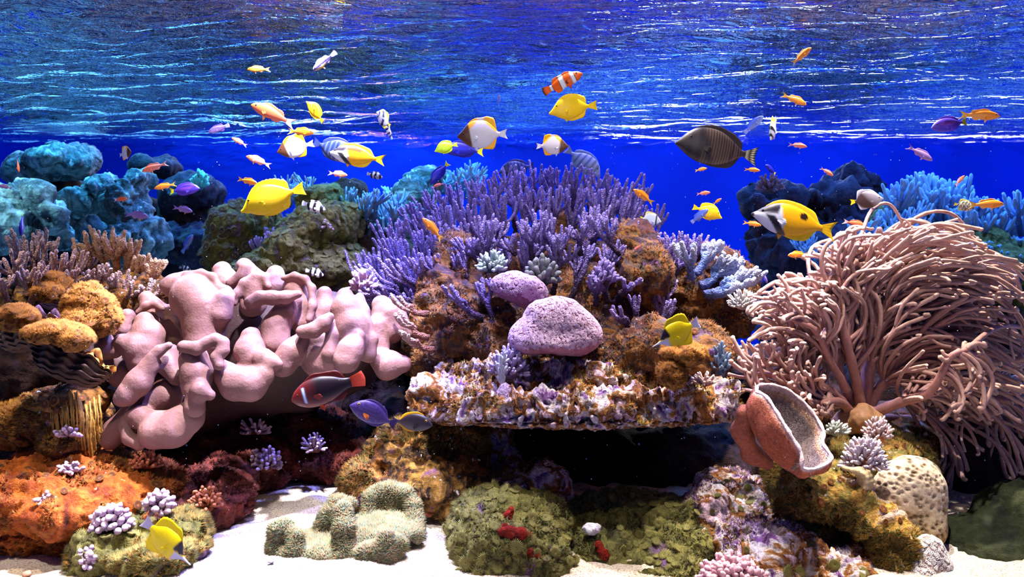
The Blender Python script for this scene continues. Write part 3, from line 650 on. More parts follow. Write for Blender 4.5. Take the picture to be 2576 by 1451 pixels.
big('l4', 'rock', M_MAROON, [('E', 530, 1270, 2.15, 80, .13, 64), ('E', 440, 1300, 2.1, 70, .12, 60), ('E', 560, 1210, 2.25, 70, .12, 40)], 0.007, 0.018, 11, 0.016, 32, 59, k=0.03, label='dark maroon knobbly rock at the edge of the white sand', cat='rock')
big('l5', 'rock', M_MAROON, [('E', 560, 1090, 2.5, 130, .13, 60), ('E', 660, 1160, 2.45, 60, .12, 60), ('E', 820, 1150, 2.55, 120, .13, 60), ('E', 760, 1080, 2.6, 120, .12, 50), ('E', 470, 1160, 2.45, 90, .13, 60)],
    0.008, 0.022, 10, 0.018, 28, 61, k=0.03, label='brown red rock below the leather coral in the shade', cat='rock')
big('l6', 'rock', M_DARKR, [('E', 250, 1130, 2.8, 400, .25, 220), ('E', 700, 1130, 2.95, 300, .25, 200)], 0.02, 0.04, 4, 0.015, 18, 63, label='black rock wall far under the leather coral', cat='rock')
big('l7', 'rock', M_GREEN, [('E', 300, 1360, 1.93, 90, .1, 50), ('E', 400, 1390, 1.9, 100, .1, 40), ('E', 240, 1400, 1.9, 44, .08, 34), ('E', 460, 1350, 1.95, 50, .08, 40), ('E', 310, 1300, 2.0, 70, .09, 40)],
    0.006, 0.014, 11, 0.012, 32, 65, k=0.03, label='small green tufted rock on the sand behind the yellow longnose butterflyfish', cat='rock')
big('l8', 'rock', M_OCHRE, [('E', 130, 745, 2.45, 150, .12, 40), ('E', 300, 740, 2.5, 130, .12, 46), ('E', 300, 800, 2.5, 90, .12, 60)], 0.009, 0.02, 8, 0.012, 26, 67, label='brown rock holding the branching corals behind the clams', cat='rock')
# ---------------------------------------------------------------- branching corals
M_ACRO = skin_mat('branching_coral_skin', 0.75, 230, 1.0, 0.004, 0.2, vor=True)
M_ACROB = skin_mat('blue_lit_coral_skin', 0.75, 120, 0.5, 0.003, 0.12)
M_FINGER = skin_mat('finger_coral_skin', 0.55, 300, 0.35, 0.001, 0.1)

def twig(mb, a, b, r0, r1, c0, c1, step=0.0045, sides=9, jit=0.28, up=0.55, R=rnd, curl=0.0):
    a, b = np.array(a), np.array(b); d = b - a; L = np.linalg.norm(d)
    m = a + d * 0.5; m[0] += d[0] * 0.22 * up; m[1] += d[1] * 0.22 * up; m[2] -= abs(L) * 0.16 * up
    m += np.array([R.uniform(-1, 1), R.uniform(-1, 1), R.uniform(-1, 1)]) * L * 0.05
    n = max(6, int(L / step)); pts = spline([a, m, b], n)
    f = np.linspace(0, 1, n); rad = r0 + (r1 - r0) * f; rad[-1] *= 0.75
    mb.add(*tube(pts, rad, sides, jit, c0, c1)); return pts

def acro_branch(b, t, spread, n, r0=0.0058, r1=0.0040, cols=None, R=rnd, step=0.0045, sides=9, jit=0.4, sub=1.0):
    mb = MB(); b, t = np.array(b, float), np.array(t, float); d = t - b; L = np.linalg.norm(d)
    c0, c1, c2 = cols
    stem_end = b + d * 0.5 + np.array([R.uniform(-.04, .04) * L, R.uniform(-.04, .04) * L, 0])
    n0 = max(8, int(L * .5 / step)); stem = spline([b, b + d * 0.3 + np.array([d[0] * .12, 0, -abs(d[0]) * .10]), stem_end], n0)
    mb.add(*tube(stem, np.linspace(r0 * 1.5, r0 * 1.1, n0), sides, jit * 0.7, c0, c1))
    for i in range(n):
        a_ = 6.283 * i / n + R.uniform(-.4, .4); rr = spread * math.sqrt(R.uniform(.15, 1))
        tip = t + np.array([math.cos(a_) * rr, math.sin(a_) * rr * 0.8, R.uniform(-.38, .25) * spread - rr * 0.15])
        s = stem[min(n0 - 1, int(n0 * R.uniform(.45, 1)))]
        pts = twig(mb, s, tip, r0, r1, c1, c2, step, sides, jit, 0.6, R)
        for _ in range(2):
            if R.random() < 0.62 * sub:
                k = int(len(pts) * R.uniform(.35, .7)); p = pts[k]; e = pts[-1] - p
                l = np.linalg.norm(e); o = np.array([R.uniform(-1, 1), R.uniform(-1, 1), R.uniform(-.1, .5)]); o = o / np.linalg.norm(o)
                tip2 = p + e * R.uniform(.55, 1.0) + o * l * R.uniform(.35, .6)
                twig(mb, p, tip2, r0 * .85, r1 * .95, c1 * .5 + c2 * .5, c2, step, sides, jit, 0.5, R)
    return mb

PURC = (lin(58, 36, 50), lin(80, 60, 108), lin(158, 140, 204))
BRNC = (lin(112, 66, 50), lin(142, 96, 84), lin(212, 178, 170))
ORGC = (lin(190, 120, 50), lin(200, 130, 78), lin(226, 180, 140))
BLUC = (lin(60, 90, 130), lin(90, 130, 180), lin(150, 190, 220))  # blue of the distance haze put into the coral colour

def colony(root, stems, cols, seed, mat=None, **kw):
    R = random.Random(seed)
    for (bx, by, tx, ty, Y, sp, n) in stems:
        Y2 = Y + R.uniform(-.05, .05)
        b, t = P(bx, by, Y + 0.02), P(tx, ty, Y2)
        mb = acro_branch(b, t, sp / F * Y, n, cols=cols, R=R, **kw)
        mkb('branch', mb, mat or M_ACRO, root)

# the large purple colony over the central mound
st = []
for (tx, ty) in [(1040, 505), (1100, 478), (1160, 462), (1225, 440), (1285, 428), (1345, 425), (1400, 425), (1455, 418), (1510, 430), (1560, 445), (1605, 465)]:
    st.append((1330 + (tx - 1330) * .72, ty + 160, tx, ty, 2.92, 46, 8))
for (tx, ty) in [(985, 560), (1050, 535), (1115, 515), (1180, 500), (1250, 480), (1320, 470), (1385, 470), (1450, 465), (1520, 470), (1580, 490), (1630, 520)]:
    st.append((1330 + (tx - 1330) * .74, ty + 185, tx, ty, 2.76, 44, 8))
for (tx, ty) in [(930, 625), (1000, 600), (1070, 575), (1135, 560), (1205, 548), (1365, 530), (1500, 520), (1600, 555), (1640, 585)]:
    st.append((1330 + (tx - 1330) * .74, ty + 185, tx, ty, 2.62, 42, 8))
for (tx, ty) in [(950, 680), (1010, 665), (1080, 640), (1150, 625), (1255, 615), (1320, 600), (1410, 600), (1470, 615), (1545, 605), (1610, 625)]:
    st.append((1330 + (tx - 1330) * .76, ty + 140, tx, ty, 2.52, 34, 6))
for (bx, by, tx, ty) in [(1090, 780, 905, 665), (1100, 800, 930, 715), (1130, 760, 985, 655), (1140, 730, 1045, 640), (1150, 790, 1010, 730), (1215, 660, 1165, 600), (1215, 680, 1235, 545),
                         (1345, 660, 1325, 560), (1370, 670, 1420, 575), (1460, 640, 1455, 560), (1560, 640, 1510, 545), (1300, 640, 1265, 590), (1090, 860, 985, 800), (1060, 790, 950, 745)]:
    st.append((bx, by, tx, ty, 2.47, 34, 6))
root = empty('branching_coral', P(1330, 760, 2.7), 'broad purple branching coral with pale tips crowning the central mound', 'coral', )
colony(root, st, PURC, 21)

root = empty('branching_coral', P(1720, 800, 2.5), 'blue violet antler coral spreading on the mound beside the open blue water', 'coral')
colony(root, [(1700, 780, 1600, 665, 2.48, 34, 6), (1705, 760, 1650, 620, 2.55, 36, 7), (1700, 740, 1690, 585, 2.6, 36, 7), (1730, 720, 1745, 590, 2.6, 34, 6), (1650, 850, 1665, 690, 2.42, 30, 5), (1690, 700, 1720, 640, 2.5, 36, 6)], PURC, 22)
root = empty('branching_coral', P(1790, 760, 2.42), 'powder blue antler coral reaching sideways above the white finger tuft', 'coral')
colony(root, [(1750, 690, 1790, 600, 2.45, 30, 6), (1760, 720, 1840, 640, 2.44, 34, 7), (1770, 740, 1885, 670, 2.42, 32, 7), (1740, 700, 1735, 610, 2.45, 26, 5), (1790, 740, 1870, 700, 2.38, 28, 5), (1810, 720, 1905, 690, 2.44, 22, 5)],
       (lin(80, 90, 150), lin(110, 140, 200), lin(200, 205, 225)), 23, r0=.0085, r1=.006)
# small sprigs on the mound's face
for i, (lab, stems, cols) in enumerate([
    ('purple coral sprig curling over the dark gap in the middle of the mound', [(1500, 770, 1500, 690, 2.35, 34, 8), (1530, 760, 1515, 670, 2.38, 26, 6)], PURC),
    ('thin forked purple coral standing in front of the pink dome', [(1215, 800, 1130, 720, 2.3, 30, 4), (1240, 800, 1215, 700, 2.3, 26, 4)], PURC),
    ('sparse purple coral stalks rising behind the second yellow longnose', [(1610, 830, 1545, 770, 2.3, 20, 3), (1600, 830, 1600, 740, 2.3, 14, 3), (1650, 840, 1690, 755, 2.28, 20, 3), (1560, 740, 1590, 700, 2.34, 24, 4)], PURC),
    ('dark bare coral stalks stretching out over the leather coral', [(1080, 850, 1000, 790, 2.22, 16, 3), (1090, 880, 1010, 830, 2.22, 14, 3), (1080, 790, 990, 745, 2.25, 16, 3)], BRNC)]):
    bx, by, _, _, Y, _, _ = stems[0]
    root = empty('branching_coral', P(bx, by, Y), lab, 'coral')
    colony(root, stems, cols, 30 + i, r0=.006, r1=.0045, sub=.6)
# left hand colonies
root = empty('branching_coral', P(120, 740, 2.4), 'purple brown staghorn coral on the ledge behind the clams', 'coral')
colony(root, [(60, 760, 25, 630, 2.35, 50, 7), (70, 750, 60, 590, 2.52, 44, 6), (100, 750, 110, 600, 2.45, 40, 6), (120, 760, 160, 635, 2.35, 54, 7), (140, 750, 190, 675, 2.28, 44, 6), (80, 760, 75, 670, 2.22, 44, 6), (20, 760, 0, 690, 2.22, 40, 6),
              (170, 750, 205, 630, 2.47, 40, 6), (120, 700, 100, 578, 2.58, 24, 5), (220, 740, 255, 665, 2.38, 36, 5), (300, 800, 330, 700, 2.36, 44, 7), (310, 780, 290, 680, 2.4, 40, 5), (350, 790, 385, 700, 2.38, 36, 5)], BRNC, 41, r0=.0054, r1=.004)
root = empty('branching_coral', P(290, 720, 2.5), 'golden orange staghorn coral branching upward like antlers', 'coral')
colony(root, [(280, 720, 205, 605, 2.5, 40, 6), (285, 715, 245, 585, 2.54, 38, 6), (295, 715, 290, 585, 2.5, 40, 7), (300, 715, 335, 595, 2.52, 34, 5), (310, 720, 350, 640, 2.46, 26, 4), (340, 750, 398, 650, 2.42, 20, 4)], ORGC, 42, r0=.0078, r1=.0055)
# rear, blue lit colonies, with bluish skins standing in for haze
bk = dict(step=.009, sides=6, jit=.2)
def rear(lab, zone, n, Y, seed, ln=80, sp=34, r0=.0075, r1=.0055, cols=BLUC, lean=0.0):
    R = random.Random(seed); x0, y0, x1, y1 = zone
    root = empty('branching_coral', P((x0 + x1) / 2, y1 + ln * .6, Y), lab, 'coral'); s = []
    for i in range(n):
        x, y = R.uniform(x0, x1), R.uniform(y0, y1)
        s.append((x + R.uniform(-30, 30) - lean * ln, y + ln, x, y, Y + R.uniform(-.08, .08), sp, 6))
    colony(root, s, cols, seed, M_ACROB, r0=r0, r1=r1, **bk)
rear('thin blue coral fan below the striped sailfin behind the yellow tang', (700, 420, 800, 470), 8, 3.3, 51, 60, 36, .004, .003)
rear('tangled deep blue branching coral under the spotted rabbitfish', (860, 470, 1000, 570), 16, 3.2, 52, 80, 34, .0065, .004)
rear('faint blue coral twigs behind the crest of the purple coral', (1090, 410, 1200, 450), 9, 3.6, 53, 60, 34, .0055, .004)
rear('pale cyan coral twigs on the bright rear rock', (985, 420, 1060, 470), 7, 3.65, 54, 50, 30, .006, .004, (lin(120, 170, 180), lin(150, 200, 210), lin(210, 235, 240)))
rear('short purple coral sprigs on the green polyp rock', (650, 560, 720, 600), 5, 2.95, 55, 60, 26, .006, .0045, PURC)
rear('big blue staghorn coral filling the rear corner above the long fingered coral', (2250, 430, 2420, 520), 18, 3.4, 56, 110, 40, .010, .0075)
rear('electric blue staghorn coral at the edge of the frame', (2400, 480, 2576, 600), 18, 3.2, 57, 110, 40, .009, .007)
rear('bent blue coral branches over the rock behind the rabbitfish tail', (2170, 500, 2330, 600), 14, 3.2, 58, 100, 44, .007, .005, BLUC, .4)
rear('dim turquoise coral twigs low behind the rabbitfish', (2010, 560, 2150, 620), 9, 3.5, 59, 70, 34, .005, .0035)
rear('dusky blue coral branches beside the green rock at far edge', (2440, 600, 2576, 660), 9, 3.05, 60, 80, 34, .008, .006)

# ---------------------------------------------------------------- long fingered leather coral
froot = empty('finger_coral', P(2165, 1050, 2.3), 'giant tan finger coral with hundreds of long flowing arms', 'coral')
FC = (lin(150, 100, 92), lin(182, 132, 122), lin(232, 190, 170))
limbs = [[(2165, 1050, 2.3, 17), (2158, 980, 2.27, 13), (2135, 880, 2.22, 11), (2115, 780, 2.2, 10), (2135, 660, 2.2, 9), (2160, 610, 2.2, 7)],
 [(2150, 1040, 2.3, 14), (2110, 930, 2.28, 11), (2075, 800, 2.26, 10), (2040, 740, 2.26, 8), (2010, 690, 2.28, 7)],
 [(2175, 1040, 2.3, 15), (2190, 920, 2.3, 12), (2230, 800, 2.28, 11), (2320, 735, 2.26, 9), (2440, 700, 2.26, 7)],
 [(2170, 1000, 2.32, 13), (2200, 850, 2.36, 11), (2260, 720, 2.38, 9), (2330, 650, 2.38, 7)],
 [(2180, 1030, 2.3, 15), (2240, 940, 2.3, 12), (2340, 860, 2.3, 10), (2460, 830, 2.3, 7)],
 [(2180, 1045, 2.28, 14), (2270, 1010, 2.2, 12), (2340, 985, 2.12, 10), (2390, 900, 2.08, 8), (2430, 880, 2.08, 7)],
 [(2150, 1045, 2.3, 14), (2080, 980, 2.28, 11), (2010, 910, 2.24, 9), (1960, 860, 2.24, 7)],
 [(2150, 1050, 2.3, 13), (2110, 1010, 2.22, 10), (2040, 1020, 2.14, 8), (2000, 1030, 2.1, 6)],
 [(2145, 1035, 2.3, 13), (2070, 970, 2.2, 10), (1990, 950, 2.16, 8), (1910, 940, 2.16, 6)],
 [(2190, 1040, 2.32, 13), (2300, 1000, 2.34, 11), (2420, 990, 2.36, 9), (2540, 1010, 2.36, 7)],
 [(2160, 1010, 2.34, 12), (2165, 850, 2.4, 10), (2190, 700, 2.42, 8), (2240, 620, 2.42, 7)],
 [(2130, 980, 2.26, 11), (2085, 900, 2.2, 9), (2050, 830, 2.16, 8), (1985, 800, 2.16, 6)],
 [(2190, 1050, 2.34, 12), (2330, 1060, 2.4, 10), (2440, 1100, 2.42, 8), (2530, 1170, 2.42, 6)]]
FR = random.Random(77); LP = []; LO = []
for l in limbs:
    pts = spline([P(*a[:3]) for a in l], 60); rr = np.interp(np.linspace(0, len(l) - 1, 60), range(len(l)), [a[3] / F * a[2] for a in l])
    LO.append(mk('limb', *tube(pts, rr * (1 + .06 * np.sin(np.arange(60))), 12, .04)[:3], M_FINGER, froot, c=np.tile(FC[0] * .5 + FC[1] * .5, (60 * 12 + 2, 1)))); LP.append(pts)
kb = MB(); kv, kq, kt = Sdf().chain([(2165, 1055, 2.26, 34), (2130, 1062, 2.28, 26)], .03).chain([(2165, 1055, 2.26, 34), (2190, 1060, 2.26, 26)], .03).mesh(.005, lambda v: .012 * fbm(v, 26, 3, 2))
mk('holdfast', kv, kq, kt, M_FINGER, froot, c=np.tile(lin(190, 140, 96), (len(kv), 1)), label='lumpy golden brown foot')
# (zone x0,y0,x1,y1, count, flow direction, bow, length px, depth range, limbs)
zones = [((1880, 690, 2080, 860), 70, (-.25, -1), -.25, 120, (2.12, 2.34), (1, 6, 11)), ((1840, 850, 2040, 980), 50, (-1, -.15), .2, 110, (2.1, 2.3), (8, 6, 7)),
 ((2010, 620, 2140, 760), 40, (-.2, -1), -.3, 130, (2.16, 2.34), (1, 0)), ((2110, 575, 2290, 680), 60, (.4, -1), .35, 120, (2.14, 2.4), (0, 10, 3)), ((2270, 570, 2480, 680), 75, (.75, -1), .3, 170, (2.2, 2.5), (3, 10)),
 ((2330, 650, 2576, 760), 80, (1, -.45), .25, 190, (2.16, 2.5), (2, 3)), ((2250, 740, 2600, 900), 95, (1, -.12), .22, 200, (2.16, 2.5), (2, 4)), ((2200, 660, 2360, 800), 50, (.9, -.9), .25, 130, (2.25, 2.45), (2, 3)),
 ((2300, 880, 2620, 1060), 100, (1, .1), .2, 190, (2.1, 2.5), (4, 9, 5)), ((2300, 1010, 2620, 1230), 80, (.9, .7), .28, 180, (2.2, 2.6), (12, 9)), ((2360, 860, 2480, 1060), 22, (.3, .6), .3, 110, (2.04, 2.14), (5,)),
 ((1960, 900, 2080, 1040), 26, (-1, .1), .2, 110, (2.06, 2.24), (7, 8)), ((1990, 780, 2100, 900), 24, (-.3, -1), -.2, 110, (2.2, 2.3), (11, 1))]
fing = []
for (zb, n, fl, bow, ln, dr, ls) in zones:
    n = int(n * 1.25)
    fl = np.array(fl) / math.hypot(*fl)
    for i in range(n):
        tx, ty, Y = FR.uniform(zb[0], zb[2]), FR.uniform(zb[1], zb[3]), FR.uniform(*dr)
        tip = P(tx, ty, Y); li = FR.choice(ls); pts = LP[li]
        want = tip - np.array([fl[0], 0, -fl[1]]) * (ln * FR.uniform(.7, 1.5)) / F * Y
        k = int(np.argmin(((pts[15:] - want) ** 2).sum(1))) + 15
        if FR.random() < .7: k = min(59, max(15, k + FR.randint(-8, 8)))
        s = pts[k]; d = tip - s; L = np.linalg.norm(d)
        pd = np.array([-d[2], 0, d[0]]) * bow * FR.uniform(.5, 1.4)
        m1 = s + d * .33 + pd * .8; m2 = s + d * .72 + pd * .85
        cu = FR.uniform(-1, 1); tdir = np.array([-d[2], 0, d[0]]) / (L + 1e-9)
        tip2 = tip + tdir * cu * .018 + np.array([0, FR.uniform(-.02, .01), 0])
        pth = spline([s, m1, m2, tip, tip2], max(14, int(L / .011)))
        r = FR.uniform(3.9, 5.6) / F * 2.25
        f = np.linspace(0, 1, len(pth)); rad = r * (1.15 - .25 * f); rad[-1] *= .8
        fing.append((Y, li, tube(pth, rad, 7, .06, FC[1] * .8, FC[2] * FR.uniform(.75, 1.05))))
        if FR.random() < .35:     # side shoot
            k2 = int(len(pth) * FR.uniform(.35, .7)); p = pth[k2]; e = pth[-1] - p; nn = np.array([-e[2], FR.uniform(-.5, .5) * L * .3, e[0]]) * FR.choice([-1, 1]) * .35
            q2 = spline([p, p + e * .45 + nn * .8, p + e * .9 + nn], 12)
            fing.append((Y, li, tube(q2, np.linspace(r * .95, r * .75, 12), 7, .06, FC[1], FC[2])))
fing.sort(key=lambda a: a[0]); rest = MB()
for k, (Y, li, tb) in enumerate(fing):
    if k < 300: mk('finger', tb[0], tb[1], tb[2], M_FINGER, LO[li], c=tb[3])
    else: rest.add(*tb)
mkb('rear_fingers', rest, M_FINGER, froot, kind='stuff')
# ---------------------------------------------------------------- smaller corals, anemone, clams
M_SMALL = skin_mat('small_coral_skin', 0.7, 260, 0.6, 0.002, 0.15)
M_DOME = skin_mat('dome_coral_skin', 0.75, 150, 0.7, 0.004, 0.15, vor=True)

def bush(lab, cx, cy, rx, rz, Y, n, r0, r1, cols, seed, forks=2, up=0.25, jit=.15, tipball=0.0, flat=0.6, sides=8, cat='coral', name='finger_coral', tilt=(0, 0)):
    """a compact colony of short forked fingers radiating from one foot; every finger is a part"""
    R = random.Random(seed); foot = P(cx, cy + rz * .8, Y + .01); root = empty(name, foot, lab, cat)
    sx, sz = rx / F * Y, rz / F * Y
    for i in range(n):
        g = 2.399963 * i; h = (i + .5) / n; el = math.acos(1 - h * 1.15) if h * 1.15 < 1 else 1.6
        d = np.array([math.sin(el) * math.cos(g) + tilt[0], math.sin(el) * math.sin(g) * flat - .15, math.cos(el) + up + tilt[1]])
        tip = foot + np.array([d[0] * sx, d[1] * sx, d[2] * sz * 1.5]) * R.uniform(.85, 1.05)
        s = foot + (tip - foot) * .15; mb = MB()
        pts = twig(mb, s, tip, r0 * 1.1, r1, cols[0], cols[2], .004, sides, jit, .3, R)
        if tipball: v = tube([tip - (tip - s) * .02, tip, tip + (tip - s) / np.linalg.norm(tip - s) * tipball], [tipball * .6, tipball, tipball * .6], 8, .05, cols[2], cols[2]); mb.add(*v)
        for _ in range(forks):
            k = int(len(pts) * R.uniform(.35, .75)); p = pts[k]; L = np.linalg.norm(tip - p)
            o = np.array([R.uniform(-1, 1), R.uniform(-1, .3), R.uniform(-.3, 1)]); o /= np.linalg.norm(o)
            t2 = p + (tip - p) * .6 + o * max(L, r0 * 4) * .6
            twig(mb, p, t2, r0 * .9, r1, cols[1], cols[2], .004, sides, jit, .3, R)
            if tipball: mb.add(*tube([t2 - o * .001, t2, t2 + o * tipball], [tipball * .6, tipball, tipball * .6], 8, .05, cols[2], cols[2]))
        mkb('branch', mb, M_SMALL, root)
    v, q, t = Sdf().ell(foot, (sx * .45, sx * .4, sz * .35), .02).mesh(.006, lambda v: .006 * fbm(v, 30, 3, seed))
    mk('foot', v, q, t, M_SMALL, root, c=np.tile(cols[0], (len(v), 1)))
    return root

WC = (lin(150, 110, 80), lin(225, 200, 190), lin(250, 244, 250))
bush('bright white finger coral tuft between the blue antler coral and finger coral', 1868, 748, 40, 28, 2.3, 50, .0036, .0024, (lin(180, 170, 150), lin(235, 228, 220), lin(255, 252, 240)), 1, 1, .1)
bush('pale green tipped bushy coral high on the central mound', 1236, 655, 42, 30, 2.38, 24, .0065, .0035, (lin(60, 80, 84), lin(120, 140, 140), lin(206, 226, 206)), 2, 2, .1)
bush('blunt blue grey knobby coral right of the green tipped bush', 1362, 675, 50, 40, 2.38, 22, .009, .0075, (lin(60, 60, 66), lin(100, 104, 112), lin(130, 134, 138)), 3, 1, .1)
bush('purple blue staghorn sprig above the pink dome coral', 1520, 680, 36, 34, 2.36, 14, .0065, .005, PURC, 4, 1, .2)
bush('white tipped branching coral on the turf boulder, largest of three', 2172, 1125, 62, 50, 2.0, 62, .0046, .003, (lin(190, 120, 70), lin(225, 180, 160), lin(250, 240, 250)), 5, 2, .1, tilt=(-.05, -.1))
bush('orange stemmed white tipped coral behind the largest white one', 2205, 1075, 40, 32, 2.12, 34, .0042, .0028, (lin(190, 110, 50), lin(220, 160, 120), lin(248, 226, 226)), 6, 2, .15)
bush('small feathery pale green coral by the cup coral', 2096, 1072, 34, 20, 2.12, 20, .0042, .003, (lin(150, 160, 130), lin(210, 220, 190), lin(238, 246, 226)), 7, 1, .2, tilt=(.2, 0))
bush('pink knobby coral at the bottom edge of the view', 1838, 1425, 90, 50, 1.82, 110, .0075, .0055, (lin(150, 70, 66), lin(205, 120, 116), lin(250, 196, 200)), 8, 2, .0, jit=.3)
bush('pale pink small finger coral at the far end of the shelf', 1770, 950, 34, 22, 2.1, 18, .0042, .003, (lin(160, 90, 90), lin(226, 170, 160), lin(250, 226, 200)), 9, 1, .15)
bush('lilac twiggy coral under the pink dome on the shelf', 1280, 905, 56, 44, 2.16, 30, .0048, .0035, (lin(110, 90, 110), lin(160, 130, 180), lin(214, 196, 226)), 10, 2, .15)
bush('white skeleton like twig on the shelf beside the lilac coral', 1262, 925, 16, 34, 2.08, 7, .0045, .003, (lin(200, 200, 215), lin(228, 228, 238), lin(245, 245, 250)), 11, 1, .6)
bush('small blue green feathery coral near the yellow longnose on the mound', 1810, 900, 30, 44, 2.2, 16, .0042, .003, (lin(50, 70, 100), lin(70, 110, 140), lin(130, 160, 190)), 12, 2, .3)
bush('pink tipped coral at the side of the mound by the purple branches', 915, 700, 40, 34, 2.45, 20, .0065, .0045, (lin(150, 96, 120), lin(196, 140, 170), lin(236, 206, 230)), 13, 2, .1)
bush('bright turquoise finger coral on the distant rocks', 505, 450, 18, 24, 4.05, 14, .011, .008, (lin(60, 150, 150), lin(90, 220, 210), lin(140, 250, 230)), 14, 2, .3, jit=.05)
bush('dark purple brown feather bush coral on the murky column', 1935, 458, 42, 26, 3.7, 26, .0045, .003, (lin(80, 50, 60), lin(110, 70, 80), lin(150, 110, 120)), 15, 2, .1)
bush('pinkish grey small coral on the green polyp rock', 812, 563, 26, 15, 2.88, 18, .006, .005, (lin(120, 90, 100), lin(160, 130, 140), lin(200, 170, 180)), 16, 1, .0)
bush('small ringed sprigs of turquoise coral beyond the leather coral', 545, 590, 18, 16, 3.3, 12, .006, .005, (lin(50, 120, 130), lin(80, 180, 190), lin(120, 220, 220)), 17, 1, .1)
KNOB = (lin(90, 40, 30), lin(140, 80, 70), lin(220, 190, 210))
for i, (lab, cx, cy, rx, rz, Y, n, tb) in enumerate([
    ('white knobbed berry coral above the yellow longnose on the sand', 285, 1300, 48, 34, 1.88, 34, .0085), ('pink and white berry coral next to the purple fin of the longnose', 405, 1258, 34, 28, 1.92, 20, .0085),
    ('pinkish berry coral on the dark maroon slope', 672, 1150, 40, 30, 2.3, 30, .0062), ('tiny berry coral sprig highest on the maroon slope', 645, 1070, 40, 20, 2.35, 14, .0045),
    ('small white berry coral on the rust orange rock', 178, 1175, 30, 14, 1.98, 12, .0055), ('white berries atop the golden ribbed rock', 172, 1086, 28, 10, 2.02, 10, .0055),
    ('rusty berry coral fringing the orange rock', 370, 1150, 38, 26, 2.05, 22, .0045), ('white berry tuft in the middle of the rust orange rock', 118, 1255, 18, 14, 1.9, 9, .0065),
    ('low berry coral at the foot of the small green rock', 225, 1400, 24, 30, 1.82, 12, .0065), ('red brown berry coral in the lower dark slope', 520, 1250, 40, 30, 2.02, 26, .005),
    ('dusky berry coral hanging near the maroon clownfish', 790, 1110, 34, 24, 2.35, 16, .004)]):
    bush(lab, cx, cy, rx, rz, Y, n, .004, .0035, KNOB if i not in (6, 9) else (lin(120, 46, 20), lin(170, 80, 40), lin(210, 130, 90)), 60 + i, 1, .1, tipball=tb, name='berry_coral', sides=6)

# dome corals with ring shaped polyps
def dome(lab, ells, cols, n, r, seed, name='dome_coral', k=.03, dz=.006):
    s = Sdf()
    for px, py, Y, rx, ry, rz in ells: s.ell(P(px, py, Y), (rx / F * Y, ry, rz / F * Y), k)
    v, q, t = s.mesh(.0055, lambda v: dz * fbm(v, 13, 3, seed) + .0015 * fbm(v, 60, 2, seed))
    f = np.clip(.5 + .6 * fbm(v, 14, 3, seed + 3), 0, 1)[:, None]
    o = mk(name, v, q, t, M_DOME, c=cols[0] * (1 - f) + cols[1] * f, label=lab, cat='coral')
    p, nn = pick(v, q, n, -.4, -.1, seed); u, w_ = frames(nn); K = 7; V = []; C = []
    for j, (rr, h) in enumerate([(1.0, -.1), (.85, .5), (.45, .45), (.3, -.15)]):
        for i in range(K): a = 6.283 * i / K; V.append(p + (math.cos(a) * u + math.sin(a) * w_) * r * rr + nn * r * h); C.append(np.tile([cols[0], cols[2], cols[2], cols[0] * .6][j], (n, 1)))
    V = np.stack(V, 1).reshape(-1, 3); C = np.stack(C, 1).reshape(-1, 3)
    Q = np.array([[j * K + i, j * K + (i + 1) % K, (j + 1) * K + (i + 1) % K, (j + 1) * K + i] for j in range(3) for i in range(K)])
    Q = (np.arange(n)[:, None, None] * (4 * K) + Q[None]).reshape(-1, 4)[:, ::-1]
    mb = MB(); mb.add(V, Q, None, C); mkb('polyps', mb, M_FUZZ, o, kind='stuff'); return o
dome('large pinkish violet dome coral in the centre of the reef', [(1400, 810, 2.2, 84, .075, 62), (1330, 850, 2.19, 52, .06, 40), (1455, 840, 2.2, 56, .065, 52), (1390, 860, 2.18, 80, .07, 26)], (lin(150, 88, 100), lin(196, 140, 160), lin(226, 190, 214)), 3000, .0034, 3)
dome('dark pink rough coral mound above the violet dome', [(1300, 722, 2.33, 62, .06, 36), (1330, 740, 2.34, 44, .05, 36)], (lin(120, 70, 100), lin(160, 110, 140), lin(206, 170, 200)), 900, .0045, 4, dz=.01)
dome('white lumpy coral at the bottom of the turf boulder', [(2330, 1395, 1.93, 34, .04, 36), (2320, 1440, 1.9, 44, .05, 30), (2345, 1430, 1.93, 30, .04, 44)], (lin(170, 150, 140), lin(220, 206, 200), lin(246, 238, 232)), 500, .004, 5, dz=.012)

# plate coral with pits
s = Sdf(); s.ell(P(2285, 1250, 2.04), (.098, .06, .10), .03); s.ell(P(2300, 1200, 2.1), (.07, .05, .06), .03); s.ell(P(2330, 1330, 2.02), (.045, .04, .04), .03)
v, q, t = s.mesh(.004, lambda v: .008 * fbm(v, 9, 2, 3) - .012 * np.clip(.42 - worley(v * np.array([1, 1, 1.4]), 62, 4), 0, 1) * 2)
wv = worley(v * np.array([1, 1, 1.4]), 62, 4)[:, None]; f = np.clip((wv - .2) * 3, 0, 1); g = np.clip(fbm(v, 9, 2, 8) + .2, 0, 1)[:, None]
mk('pitted_coral', v, q, t, M_SMALL, c=(lin(110, 80, 40) * (1 - f) + (lin(236, 214, 180) * (1 - g) + lin(190, 160, 90) * g) * f), label='pale yellowish coral boulder with rows of dark pits on the right of the turf', cat='coral')

# ruffled tan coral
s = Sdf()
for i in range(9):
    a = i / 8 * 3.0; x, y = 2150 + 34 * math.sin(a) - 6, 1215 - 38 * math.cos(a) * .9
    s.chain([(x - 20, y - 4, 1.98, 5), (x, y + 2, 1.955, 6), (x + 18, y - 4, 1.97, 5)], .006)
v, q, t = s.mesh(.003, lambda v: .001 * fbm(v, 90, 2, 1)); mk('ruffled_coral', v, q, t, M_SMALL, c=np.tile(lin(214, 190, 140), (len(v), 1)), label='small cream coral with stacked ruffled ridges beneath the cup coral lip', cat='coral')

